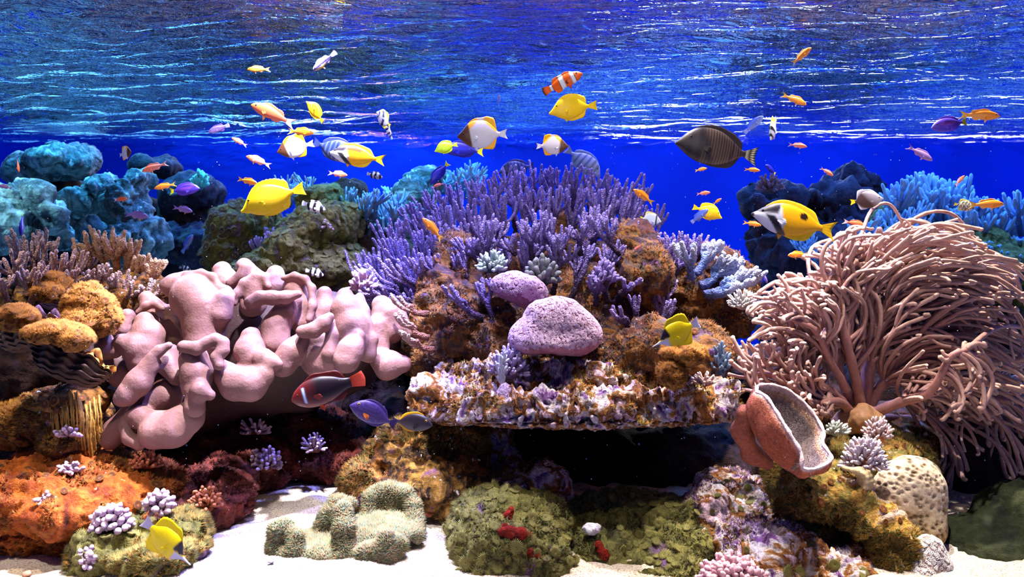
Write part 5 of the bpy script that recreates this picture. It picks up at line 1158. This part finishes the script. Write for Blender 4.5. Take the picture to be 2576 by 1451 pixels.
def c_pyr(x, z, Z):
    r = np.tile(lin(214, 208, 222), (len(x), 1)); zz = Z / .3
    yel = lin(250, 180, 10)
    t = (np.clip((Z / .27 - (1.0 - 3.4 * np.maximum(0, np.abs(x - .47) - .03))) * 14, 0, 1) * (Z > .05))[:, None]; r = mixc(r, yel, t)
    t = (np.clip((-zz - (1.75 - 1.7 * x)) * 14, 0, 1) * (x > .45))[:, None]; r = mixc(r, yel, t)
    t = np.clip((.27 - x - .05 * Z / .3) * 30, 0, 1)[:, None]; r = mixc(r, lin(84, 48, 26), t)
    return r
SP['pyramid_butterflyfish'] = dict(top=[(0, -.02), (.04, .02), (.1, .085), (.2, .2), (.3, .265), (.45, .28), (.6, .25), (.74, .12), (.8, .05), (.84, .04)], bot=[(0, -.045), (.05, -.08), (.12, -.14), (.22, -.215), (.35, -.26), (.5, -.265), (.65, -.2), (.76, -.08), (.84, -.04)],
    w=[(0, .012), (.08, .04), (.25, .07), (.45, .065), (.7, .035), (.84, .014)], de=.84, dor=[(.22, .01), (.35, .04), (.5, .06), (.64, .12), (.73, .14), (.78, .0)], ana=[(.5, .01), (.62, .07), (.72, .12), (.78, .0)],
    tail=(.15, .10, .25), tcol=lambda a, f, p: np.tile(lin(220, 220, 236), (len(f), 1)), eye=(.12, .02, .02, lin(40, 26, 20)), col=c_pyr, pec=(.3, -.05, .1), pcol=lambda a, f, p: np.tile(lin(230, 230, 240), (len(f), 1)), pel=(.32, .08, WHT),
    fin=lambda a, f, p: mixc(np.tile(lin(250, 178, 8), (len(f), 1)), lin(220, 214, 226), (np.clip((.07 - np.abs(.5 - p[:, 0] - .47)) * 40, 0, 1) * (p[:, 2] > 0))[:, None]), sweep=.12)

def c_fox(spot):
    def f(x, z, Z):
        r = np.tile(lin(250, 178, 6), (len(x), 1)); zz = z
        w1 = band(x, .17, .36); lowm = np.clip((.25 - Z / .2) * 6, 0, 1)[:, None]
        H = Z / .18; cl = lambda e: np.clip(e, 0, 1)[:, None]; bk = lin(26, 18, 34)
        r = mixc(r, lin(222, 222, 240), cl((.345 - .05 * H - x) * 40))
        r = mixc(r, bk, cl((H - .9 * x + .04) * 12) * cl((.27 + .05 * H - x) * 50))
        r = mixc(r, bk, cl((.062 - np.abs(x - (.19 - .19 * H))) * 60) * cl((.10 - H) * 10))
        r = mixc(r, bk, cl((.03 - x) * 80))
        sx, sz, sr, szr, dk = spot
        r = mixc(r, lin(46, 26, 14), (np.clip((1 - ((x - sx) / sr) ** 2 - ((Z - sz) / szr) ** 2) * 4, 0, 1) * dk)[:, None]); return r
    return f
FX = dict(top=[(0, -.012), (.04, .012), (.1, .06), (.2, .13), (.35, .172), (.5, .165), (.65, .115), (.78, .045), (.84, .03)], bot=[(0, -.04), (.05, -.06), (.12, -.1), (.22, -.15), (.36, -.178), (.5, -.168), (.65, -.115), (.78, -.045), (.84, -.03)],
    w=[(0, .012), (.08, .04), (.25, .07), (.45, .065), (.7, .035), (.84, .014)], de=.84, dor=[(.14, .01), (.25, .035), (.45, .04), (.6, .05), (.72, .055), (.8, .0)], ana=[(.42, .005), (.55, .045), (.68, .06), (.78, .0)],
    tail=(.17, .11, .35), tcol=lambda a, f, p: np.tile(lin(252, 196, 20), (len(f), 1)), fin=lambda a, f, p: mixc(lin(252, 190, 12), lin(250, 210, 40), f[:, None]), eye=(.105, .035, .017, lin(40, 30, 50)), pec=(.27, -.02, .1), pcol=lambda a, f, p: np.tile(lin(230, 230, 245), (len(f), 1)), pel=(.32, .06, lin(236, 150, 40)))
SP['rabbitfish'] = dict(FX, col=c_fox((.58, .07, .055, .045, 1.0)))
SP['blotched_rabbitfish'] = dict(FX, col=c_fox((.42, .10, .20, .045, .85)))

def c_sail(a, b, fr):
    def f(x, z, Z):
        s = np.clip((np.sin(x * fr + Z * 3) - .1) * 2.2, 0, 1)[:, None] * band(x, .3, .78, .15)
        r = mixc(np.tile(a, (len(x), 1)), b, s * .8)
        h = band(x, .13, .19) + band(x, .24, .3, .03); return mixc(r, a * .35, np.clip(h, 0, 1) * .8)
    return f
SL = dict(top=[(0, -.03), (.05, .03), (.12, .11), (.22, .18), (.36, .21), (.5, .2), (.66, .13), (.8, .04), (.85, .03)], bot=[(0, -.055), (.05, -.085), (.12, -.13), (.22, -.18), (.36, -.21), (.5, -.2), (.66, -.14), (.8, -.045), (.85, -.03)],
    w=[(0, .015), (.08, .045), (.25, .075), (.45, .07), (.7, .035), (.85, .014)], de=.85, dor=[(.2, .01), (.35, .04), (.55, .055), (.72, .07), (.78, .05), (.8, .0)], ana=[(.4, .005), (.55, .035), (.72, .05), (.79, .0)],
    tail=(.15, .115, .18), eye=(.15, .06, .014, lin(60, 50, 60)), pec=(.3, -.03, .1), jag=.1)
def tsp(a, f, p):
    s = ((np.round(a * 14) % 2 == 0) & (np.round(f * 4) % 2 == 1))[:, None]; return np.where(s, lin(220, 210, 180), lin(24, 20, 26))
SP['sailfin_tang'] = dict(SL, col=c_sail(lin(44, 34, 40), lin(112, 90, 72), 190), tcol=tsp, fin=lambda a, f, p: np.tile(lin(44, 34, 38), (len(f), 1)))
SP['blue_sailfin_tang'] = dict(SL, col=c_sail(lin(40, 56, 110), lin(90, 110, 170), 66), fin=lambda a, f, p: np.tile(lin(40, 54, 110), (len(f), 1)))
SP['pale_sailfin_tang'] = dict(SL, col=c_sail(lin(150, 170, 200), lin(60, 90, 160), 50), fin=lambda a, f, p: np.tile(lin(120, 150, 200), (len(f), 1)))

CL = dict(top=[(0, .0), (.04, .05), (.12, .1), (.25, .145), (.4, .15), (.6, .12), (.76, .07), (.82, .065)], bot=[(0, -.03), (.05, -.07), (.13, -.11), (.25, -.14), (.4, -.145), (.6, -.115), (.76, -.07), (.82, -.065)],
    w=[(0, .02), (.08, .06), (.25, .085), (.45, .08), (.7, .045), (.82, .02)], de=.82, dor=[(.22, .01), (.32, .05), (.45, .045), (.55, .06), (.68, .07), (.76, .0)], ana=[(.5, .005), (.6, .07), (.7, .06), (.75, .0)],
    tail=(.17, .11, -.15), eye=(.12, .04, .024, lin(220, 90, 20)), pec=(.3, -.03, .12), pel=(.32, .09, lin(220, 80, 10)))
def c_clown(x, z, Z):
    r = np.tile(lin(236, 96, 14), (len(x), 1))
    for a, b in ((.19, .27), (.45, .56), (.76, .82)): r = mixc(r, BLK, band(x, a - .014, b + .014, .008)); r = mixc(r, WHT, band(x, a, b, .008))
    return r
def c_clt(a, f, p):
    r = np.tile(lin(236, 100, 14), (len(f), 1)); return mixc(r, BLK, np.clip((f - .72) * 10, 0, 1)[:, None])
SP['clownfish'] = dict(CL, col=c_clown, tcol=c_clt, pcol=c_clt)
def c_maroon(x, z, Z):
    r = mixc(lin(104, 20, 16), lin(22, 5, 14), np.clip((x - .1) * 3.5, 0, 1)[:, None]); r = mixc(r, lin(100, 20, 12), np.clip((-Z - .08) * 20, 0, 1)[:, None] * .7)
    return mixc(r, lin(190, 210, 250), band(x, .17, .205, .01) * (np.abs(Z - .01) < .11)[:, None])
SP['maroon_clownfish'] = dict(CL, top=[(0, .0), (.04, .06), (.12, .13), (.25, .19), (.42, .20), (.6, .15), (.76, .075), (.82, .065)], bot=[(0, -.03), (.05, -.09), (.13, -.145), (.25, -.185), (.4, -.19), (.6, -.14), (.76, -.07), (.82, -.06)], col=c_maroon,
    tcol=lambda a, f, p: mixc(lin(150, 40, 20), lin(226, 84, 60), f[:, None]), fin=lambda a, f, p: np.tile(lin(84, 16, 14), (len(f), 1)), pcol=lambda a, f, p: np.tile(lin(110, 34, 30), (len(f), 1)), eye=(.1, .04, .016, lin(90, 30, 20)))

KO = dict(top=[(0, -.03), (.04, .03), (.1, .1), (.2, .17), (.36, .205), (.5, .195), (.66, .125), (.8, .04), (.85, .03)], bot=[(0, -.05), (.05, -.09), (.12, -.13), (.22, -.17), (.36, -.195), (.5, -.185), (.66, -.13), (.8, -.045), (.85, -.03)],
    w=[(0, .02), (.08, .05), (.25, .08), (.45, .07), (.7, .035), (.85, .014)], de=.85, dor=[(.2, .01), (.3, .04), (.5, .045), (.7, .05), (.8, .0)], ana=[(.4, .0), (.55, .035), (.7, .04), (.79, .0)], tail=(.15, .12, .3), eye=(.14, .07, .024, lin(250, 200, 20)), pec=(.3, -.05, .13))
def c_kole(x, z, Z): return mixc(np.tile(lin(60, 40, 104), (len(x), 1)), lin(100, 78, 130), np.clip(np.sin(Z * 300) * .8, 0, 1)[:, None] * .5)
SP['yellow_eyed_tang'] = dict(KO, col=c_kole, pcol=lambda a, f, p: np.tile(lin(230, 120, 50), (len(f), 1)), tcol=lambda a, f, p: np.tile(lin(50, 30, 90), (len(f), 1)))
SP['dark_tang'] = dict(KO, col=solid(lin(40, 30, 38)), fin=lambda a, f, p: mixc(lin(60, 40, 30), lin(250, 180, 20), np.clip((f - .15) * 3, 0, 1)[:, None]), tcol=lambda a, f, p: np.tile(lin(60, 46, 90), (len(f), 1)))
def c_bt(base, hi):
    def f(x, z, Z):
        r = mixc(np.tile(base, (len(x), 1)), hi, (np.clip((1 - ((x - .42) / .24) ** 2 - ((Z - .03) / .05) ** 2) * 3, 0, 1) * .6)[:, None]); return mixc(r, lin(236, 220, 20), np.clip((x - .84) * 40, 0, 1)[:, None])
    return f
BT = dict(KO, top=[(0, -.01), (.04, .035), (.1, .09), (.2, .14), (.36, .165), (.5, .155), (.66, .1), (.8, .04), (.85, .03)], bot=[(0, -.04), (.05, -.075), (.12, -.11), (.22, -.145), (.36, -.16), (.5, -.15), (.66, -.1), (.8, -.04), (.85, -.03)], eye=(.12, .045, .018, lin(30, 30, 80)), tcol=lambda a, f, p: np.tile(lin(226, 230, 30), (len(f), 1)))
SP['blue_tang'] = dict(BT, col=c_bt(lin(20, 22, 160), lin(40, 50, 230)), fin=lambda a, f, p: np.tile(lin(24, 20, 150), (len(f), 1)))
SP['purple_tang'] = dict(BT, col=c_bt(lin(74, 50, 190), lin(160, 90, 210)), fin=lambda a, f, p: np.tile(lin(90, 60, 210), (len(f), 1)))
def c_hum(x, z, Z):
    r = np.tile(WHT, (len(x), 1))
    for a, b in ((.06, .2), (.36, .5), (.64, .78)): r = mixc(r, BLK, band(x - .1 * Z, a, b))
    return r
SP['humbug_damsel'] = dict(CL, top=[(0, .0), (.04, .06), (.12, .12), (.25, .19), (.42, .2), (.6, .15), (.76, .075), (.82, .06)], bot=[(0, -.03), (.05, -.09), (.13, -.14), (.25, -.19), (.4, -.19), (.6, -.14), (.76, -.07), (.82, -.06)], col=c_hum,
    tcol=lambda a, f, p: np.tile(WHT * .8, (len(f), 1)), eye=(.12, .04, .02, lin(30, 30, 30)), pel=(.3, .1, BLK), pcol=lambda a, f, p: np.tile(WHT, (len(f), 1)))
def c_fork(x, z, Z):
    r = np.tile(lin(250, 222, 4), (len(x), 1)); r = mixc(r, lin(230, 226, 240), (np.clip((.32 - x) * 30, 0, 1) * np.clip((.005 - Z - .05 * 0) * 60, 0, 1))[:, None])
    return mixc(r, lin(26, 16, 24), (np.clip((.37 - .1 * np.abs(Z) - x) * 40, 0, 1) * np.clip((Z - .0) * 60, 0, 1))[:, None])
SP['longnose_butterflyfish'] = dict(top=[(0, -.022), (.1, -.012), (.18, .02), (.26, .11), (.36, .185), (.5, .2), (.65, .17), (.78, .07), (.83, .04)], bot=[(0, -.04), (.1, -.045), (.18, -.07), (.26, -.14), (.36, -.19), (.5, -.2), (.65, -.17), (.78, -.07), (.83, -.035)],
    w=[(0, .008), (.1, .014), (.2, .035), (.35, .06), (.5, .055), (.7, .035), (.83, .012)], de=.83, dor=[(.3, .02), (.38, .09), (.5, .10), (.64, .13), (.75, .12), (.8, .0)], ana=[(.45, .01), (.56, .08), (.7, .12), (.79, .0)], sweep=.3, jag=.08,
    tail=(.15, .11, .1), tcol=lambda a, f, p: np.tile(lin(190, 180, 210), (len(f), 1)), eye=(.235, .02, .018, BLK), col=c_fork, pec=(.4, -.05, .1), pel=(.4, .08, YEL2),
    fin=lambda a, f, p: mixc(np.tile(lin(252, 222, 6), (len(f), 1)), BLK, ((1 - np.clip(((a - .9) ** 2 + (f - .35) ** 2 * .3) * 160, 0, 1)) * (p[:, 2] < 0))[:, None]))
def c_coll(x, z, Z):
    r = mixc(lin(60, 36, 30), lin(226, 214, 214), np.clip((.50 - x) * 2.4 + Z * 1.6, 0, 1)[:, None]); return r
SP['collared_butterflyfish'] = dict(SP['pyramid_butterflyfish'], col=c_coll, fin=lambda a, f, p: mixc(lin(90, 60, 50), WHT, f[:, None]), tcol=lambda a, f, p: np.tile(lin(240, 214, 10), (len(f), 1)), pcol=None)
def c_moor(x, z, Z):
    r = np.tile(WHT, (len(x), 1)); r = mixc(r, BLK, band(x + .35 * Z, .28, .42)); r = mixc(r, BLK, band(x + .1 * Z, .08, .14)); r = mixc(r, lin(250, 226, 10), np.clip((x + Z * .8 - .66) * 20, 0, 1)[:, None]); return r
SP['bannerfish'] = dict(SP['pyramid_butterflyfish'], col=c_moor, fin=lambda a, f, p: np.tile(lin(246, 224, 20), (len(f), 1)), tcol=lambda a, f, p: np.tile(lin(240, 220, 40), (len(f), 1)))
def c_str(x, z, Z):
    r = np.tile(lin(190, 196, 180), (len(x), 1)); return mixc(r, BLK, (np.sin(x * 42 + Z * 14) > .35)[:, None] * 1.0)
SP['striped_butterflyfish'] = dict(SP['bannerfish'], col=c_str, fin=lambda a, f, p: np.tile(lin(200, 196, 90), (len(f), 1)))
def c_band(x, z, Z): return mixc(np.tile(lin(200, 214, 236), (len(x), 1)), BLK, band(x, .2, .27))
SP['banded_butterflyfish'] = dict(SP['bannerfish'], col=c_band, fin=lambda a, f, p: mixc(WHT, lin(230, 220, 60), f[:, None]))
SP['blue_damsel'] = dict(CL, col=solid(lin(50, 80, 210), lin(150, 170, 240)), tcol=lambda a, f, p: np.tile(lin(130, 150, 235), (len(f), 1)), pel=(.3, .08, lin(120, 130, 220)), eye=(.12, .04, .02, BLK), fin=lambda a, f, p: np.tile(lin(70, 90, 200), (len(f), 1)))
SP['violet_damsel'] = dict(CL, col=solid(lin(120, 100, 190), lin(160, 140, 210)), tcol=lambda a, f, p: np.tile(lin(190, 200, 240), (len(f), 1)), pel=(.3, .08, lin(120, 100, 200)), eye=(.12, .04, .02, BLK), fin=lambda a, f, p: np.tile(lin(110, 90, 190), (len(f), 1)))
def c_wr(x, z, Z): 
    r = mixc(np.tile(lin(170, 150, 170), (len(x), 1)), lin(90, 70, 120), (np.sin(x * 60) > 0)[:, None] * .6); r = mixc(r, lin(50, 40, 110), band(Z, -.03, .02)); return mixc(r, lin(240, 200, 60), np.clip((-Z - .05) * 30, 0, 1)[:, None] * (x < .5)[:, None])
SP['checkered_wrasse'] = dict(AN, col=c_wr, tcol=lambda a, f, p: np.tile(lin(190, 170, 200), (len(f), 1)), tail=(.2, .09, -.1))

CACHE = {}
def fish(sp, nose, tail, Y, label, group=None, yaw=0, bend=0.0, roll=0.0, cat='fish', name=None):
    """nose / tail: pixels of the snout and the tail tip; yaw: degrees the tail is turned away from the camera"""
    a, b = P(*nose, Y), P(*tail, Y); L = np.linalg.norm(a - b)
    b = b + np.array([0, L * math.tan(math.radians(yaw)), 0]); d = a - b; L = np.linalg.norm(d); d /= L; mid = (a + b) / 2
    up = np.array([0, 0, 1.0]); y = np.cross(up, d)
    if np.linalg.norm(y) < .25: y = np.array([0.0, 1.0, 0]); 
    y /= np.linalg.norm(y); z = np.cross(d, y)
    if z[2] < 0: y, z = -y, -z
    px = math.hypot(nose[0] - tail[0], nose[1] - tail[1]); res = (64, 36) if px > 90 else (36, 24) if px > 45 else (22, 16)
    key = (sp, round(bend, 2), res)
    if key not in CACHE: CACHE[key] = fish_parts(sp, bend, res)
    r = empty(name or sp, mid, label, cat, group)
    M = Matrix([[d[0], y[0], z[0]], [d[1], y[1], z[1]], [d[2], y[2], z[2]]]) @ Matrix.Rotation(math.radians(roll), 3, 'X')
    r.rotation_euler = M.to_euler(); r.scale = (L, L, L)
    for nm, me, mt in CACHE[key]:
        link(nm, me, mt, r)
    return r

FISHES = [
 ('yellow_tang', (602, 522), (760, 472), 1.95, 'bright yellow tang, the largest, above the leather coral', None, 8, .05),
 ('yellow_tang', (1380, 277), (1503, 263), 1.95, 'yellow tang swimming just below the clownfish', None, 5, 0),
 ('green_tang', (1092, 377), (1150, 362), 2.3, 'small lime green tang beside a dark blue tang', None, 10, 0),
 ('yellow_tang', (1818, 544), (1746, 520), 2.4, 'small yellow tang with a blue fish crossing its side', None, 10, 0),
 ('yellow_tang', (775, 252), (803, 303), 2.2, 'yellow tang seen at an angle, tail down, under the water surface', None, 35, .1),
 ('longnose_butterflyfish', (482, 1417), (352, 1312), 1.74, 'yellow longnose butterflyfish nosing down at the sand', None, 5, 0),
 ('longnose_butterflyfish', (1640, 868), (1768, 812), 1.95, 'yellow longnose butterflyfish with its snout behind the central rock', None, 12, 0),
 ('pyramid_butterflyfish', (1150, 340), (1278, 335), 1.95, 'large brown headed butterflyfish with white flank and yellow back', None, 6, 0),
 ('pyramid_butterflyfish', (1430, 365), (1348, 366), 2.2, 'pale white butterflyfish with yellow back facing away from the others', None, 10, 0),
 ('pyramid_butterflyfish', (696, 380), (786, 358), 2.2, 'glaring white butterflyfish with yellow fins below an orange anthias', None, 12, 0),
 ('pyramid_butterflyfish', (330, 380), (285, 388), 2.3, 'small brown faced white and yellow butterflyfish alone before the blue rocks', None, 35, 0),
 ('rabbitfish', (1892, 532), (2114, 582), 1.9, 'big yellow rabbitfish with a black spot and striped black white face', None, 8, 0),
 ('blotched_rabbitfish', (828, 380), (965, 402), 2.05, 'yellow rabbitfish with a long dark blotch along its back', None, 8, 0),
 ('sailfin_tang', (1702, 350), (1914, 392), 2.0, 'big dark brown sailfin tang with a white spotted tail', None, 8, .04),
 ('blue_sailfin_tang', (900, 395), (782, 355), 2.2, 'dusky blue striped sailfin tang half hidden behind the blotched rabbitfish', None, 10, 0),
 ('clownfish', (1464, 183), (1368, 228), 1.95, 'orange clownfish with white bands near the water surface', None, 12, -.05),
 ('maroon_clownfish', (733, 1005), (911, 956), 1.85, 'dark maroon clownfish with one pale blue band under the leather coral', None, 8, 0),
 ('yellow_eyed_tang', (882, 1015), (995, 1075), 1.85, 'deep violet tang with yellow eye and orange pectoral fin', None, 10, 0),
 ('dark_tang', (1088, 1066), (980, 1064), 1.95, 'blackish tang with orange yellow fin edges behind the violet tang', None, 12, 0),
 ('orange_anthias', (622, 174), (676, 172), 2.2, 'orange anthias near the surface level with the striped wrasse', None, 15, 0),
 ('orange_anthias', (2042, 120), (2008, 152), 2.1, 'orange anthias highest of all, turning with its tail down', None, 45, .1),
 ('orange_anthias', (2029, 263), (1972, 235), 2.1, 'deep orange anthias above the yellow and blue bannerfish', None, 15, -.1),
 ('orange_anthias', (2515, 292), (2420, 287), 2.1, 'large orange anthias in front of the violet tang by the frame edge', None, 8, 0),
 ('red_anthias', (631, 262), (737, 312), 2.05, 'salmon red anthias, the largest of its kind, with pale forked tail', None, 10, .12),
 ('orange_anthias', (790, 334), (720, 328), 2.15, 'orange anthias touching the glaring white butterflyfish', None, 12, 0),
 ('pink_anthias', (583, 346), (617, 366), 2.3, 'small pink anthias between the salmon anthias and the violet damsel', None, 20, .1),
 ('pink_anthias', (619, 392), (678, 417), 2.2, 'pink anthias heading up just over the yellow tang', None, 12, .05),
 ('pink_anthias', (357, 431), (416, 409), 2.3, 'dusky pink anthias right of the small brown faced butterflyfish', None, 12, 0),
 ('pink_anthias', (48, 433), (32, 397), 2.3, 'pink and orange anthias diving nose down at the frame edge', None, 25, 0),
 ('lilac_anthias', (-6, 466), (28, 474), 2.4, 'pale lilac anthias cut off by the frame edge', None, 10, 0),
 ('orange_anthias', (388, 474), (438, 462), 2.3, 'small orange anthias behind the tail of the purple tang', None, 12, 0),
 ('red_anthias', (320, 500), (283, 503), 2.4, 'little red orange anthias over the pitted blue green rock', None, 12, 0),
 ('pink_anthias', (874, 441), (823, 434), 2.3, 'pink anthias directly below the blotched rabbitfish', None, 12, 0),
 ('orange_anthias', (648, 462), (594, 449), 2.5, 'dull orange anthias partly covered by the big yellow tang', None, 12, 0),
 ('lilac_anthias', (484, 532), (430, 521), 2.6, 'grey lilac anthias over the shadowed rock beneath the purple tang', None, 12, 0),
 ('lilac_anthias', (373, 545), (308, 538), 2.6, 'violet anthias low over the orange staghorn coral', None, 12, 0),
 ('violet_damsel', (524, 332), (570, 312), 2.3, 'violet damselfish with a pale tail, head down', None, 20, .1),
 ('orange_anthias', (1064, 548), (1111, 605), 2.15, 'orange anthias with curved tail before the purple branching coral', None, 15, .15),
 ('orange_anthias', (1594, 476), (1647, 512), 2.2, 'bright orange anthias at the shoulder of the purple branching coral', None, 15, .05),
 ('orange_anthias', (1779, 423), (1750, 429), 2.5, 'tiny orange anthias directly under the sailfin tang', None, 15, 0),
 ('orange_anthias', (1912, 429), (1875, 425), 2.5, 'tiny orange anthias under the tail of the sailfin tang', None, 15, 0),
 ('pink_anthias', (1787, 484), (1754, 488), 2.5, 'tiny pink anthias above the small yellow tang', None, 15, 0),
 ('orange_anthias', (1815, 499), (1797, 513), 2.5, 'tiny orange anthias touching the back of the small yellow tang', None, 25, 0),
 ('orange_anthias', (1915, 567), (1872, 559), 2.4, 'orange anthias in front of the rabbitfish chin', None, 12, 0),
 ('orange_anthias', (1982, 642), (2040, 640), 2.3, 'orange anthias under the big rabbitfish facing the branching coral', None, 12, 0),
 ('pink_anthias', (2030, 369), (1987, 362), 2.4, 'pink anthias below the yellow and blue bannerfish', None, 15, 0),
 ('pink_anthias', (2096, 442), (2070, 421), 2.5, 'tiny pinkish anthias against the murky rock ledge', None, 25, 0),
 ('lilac_anthias', (2346, 404), (2292, 366), 2.4, 'mauve anthias above the blue staghorn coral', None, 15, 0),
 ('pink_anthias', (2427, 441), (2412, 467), 2.5, 'small pink anthias upright among blue coral tips', None, 30, .1),
 ('orange_anthias', (2526, 513), (2445, 515), 2.3, 'orange anthias behind the black striped butterflyfish', None, 10, 0),
 ('red_anthias', (2180, 570), (2125, 556), 2.7, 'dim reddish anthias behind the tail of the big rabbitfish', None, 12, 0),
 ('pink_anthias', (1612, 618), (1592, 632), 2.35, 'pink anthias hiding between the two purple corals', None, 20, 0),
 ('pink_anthias', (1090, 470), (1116, 460), 2.9, 'pink anthias peeping out over the tips of the purple coral', None, 20, 0),
 ('purple_tang', (502, 472), (420, 481), 2.3, 'purple blue tang with lime tail next to a small orange anthias', None, 10, 0),
 ('blue_tang', (1112, 372), (1217, 381), 2.45, 'dark blue tang behind the lime green tang', None, 8, 0),
 ('blue_tang', (1082, 462), (1127, 408), 2.6, 'dark blue tang diving over the rear corals', None, 12, 0),
 ('purple_tang', (2343, 320), (2444, 303), 2.2, 'violet tang with yellow tail under the large orange anthias', None, 10, 0),
 ('blue_tang', (1926, 414), (1956, 437), 2.6, 'small blue tang with yellow tail behind the sailfin tail', None, 20, 0),
 ('blue_damsel', (1781, 526), (1743, 560), 2.3, 'slim blue fish crossing before the small yellow tang', None, 20, 0),
 ('blue_damsel', (485, 590), (452, 636), 3.0, 'dim blue fish over the dark gap beyond the leather coral', None, 15, 0),
 ('purple_tang', (52, 592), (44, 534), 2.6, 'dark purple tang with green tail sinking at the frame edge', None, 20, 0),
 ('humbug_damsel', (818, 527), (757, 510), 2.3, 'black and white striped damselfish under the tail of the yellow tang', None, 10, 0),
 ('humbug_damsel', (814, 692), (766, 680), 2.5, 'black and white striped damselfish above the right leather lobes', None, 12, 0),
 ('humbug_damsel', (480, 680), (448, 672), 2.9, 'tiny striped damselfish behind the crown of the leather coral', None, 12, 0),
 ('humbug_damsel', (962, 446), (922, 436), 2.9, 'blue tinted striped damselfish over the rear branching coral', None, 12, 0),
 ('pale_sailfin_tang', (1512, 440), (1425, 372), 3.05, 'pale blue striped sailfin tang rising behind the purple coral crest', None, 10, 0),
 ('blue_sailfin_tang', (1255, 430), (1345, 415), 3.1, 'shadowy blue sailfin tang behind the tips of the purple coral', None, 10, 0),
 ('bannerfish', (948, 280), (974, 312), 2.3, 'slender black white and yellow bannerfish seen nearly head on', None, 55, 0),
 ('humbug_damsel', (972, 318), (982, 346), 2.4, 'black and white damselfish just under the slender bannerfish', None, 45, 0),
 ('bannerfish', (1938, 350), (1968, 290), 2.15, 'yellow, blue and white bannerfish with tall upright fins', None, 35, 0),
 ('blue_damsel', (1920, 292), (1878, 332), 2.2, 'curved blue and white fish beside the tall bannerfish', None, 20, .25),
 ('collared_butterflyfish', (2222, 497), (2146, 508), 2.25, 'round brown and white butterflyfish with yellow tail', None, 15, 0),
 ('striped_butterflyfish', (2452, 522), (2412, 512), 2.35, 'grey butterflyfish with black stripes before the blue corals', None, 30, 0),
 ('banded_butterflyfish', (1664, 556), (1610, 548), 2.66, 'white butterflyfish with black eye band behind the purple coral', None, 12, 0),
 ('violet_damsel', (1256, 238), (1254, 264), 2.6, 'tiny pale fish alone in the open blue water', None, 30, 0),
 ('violet_damsel', (1930, 712), (1924, 686), 2.6, 'tiny grey fish at the edge of the finger coral', None, 30, 0),
 ('checkered_wrasse', (787, 178), (841, 128), 2.1, 'checkered grey wrasse with yellow chin near the surface', None, 12, 0),
]
for f in FISHES: fish(f[0], f[1], f[2], f[3], f[4], f[5], f[6], f[7])

# ---------------------------------------------------------------- groups of like things
GR = {'orange_anthias': 'orange anthias schooling over the reef', 'pink_anthias': 'pink anthias schooling over the reef', 'lilac_anthias': 'lilac anthias in the dim blue water', 'red_anthias': 'red anthias over the reef',
      'yellow_tang': 'yellow tangs', 'pyramid_butterflyfish': 'white butterflyfish with yellow backs', 'longnose_butterflyfish': 'yellow longnose butterflyfish', 'humbug_damsel': 'striped damselfish',
      'blue_tang': 'dark blue tangs', 'purple_tang': 'purple tangs', 'blue_damsel': 'slim blue fish', 'violet_damsel': 'small violet fish', 'bannerfish': 'bannerfish', 'branching_coral': 'branching corals of the reef',
      'finger_coral': 'small finger corals', 'berry_coral': 'berry corals on the lower slope', 'dome_coral': 'dome corals', 'clam': 'giant clams', 'polyp_colony': 'orange polyp colonies', 'red_sponge': 'red sponge crusts', 'rock': 'living rocks of the reef'}
for o in bpy.data.objects:
    if o.parent is None and o.get('category'):
        g = GR.get(o.name.split('.')[0])
        if g and o.name != 'finger_coral': o['group'] = g
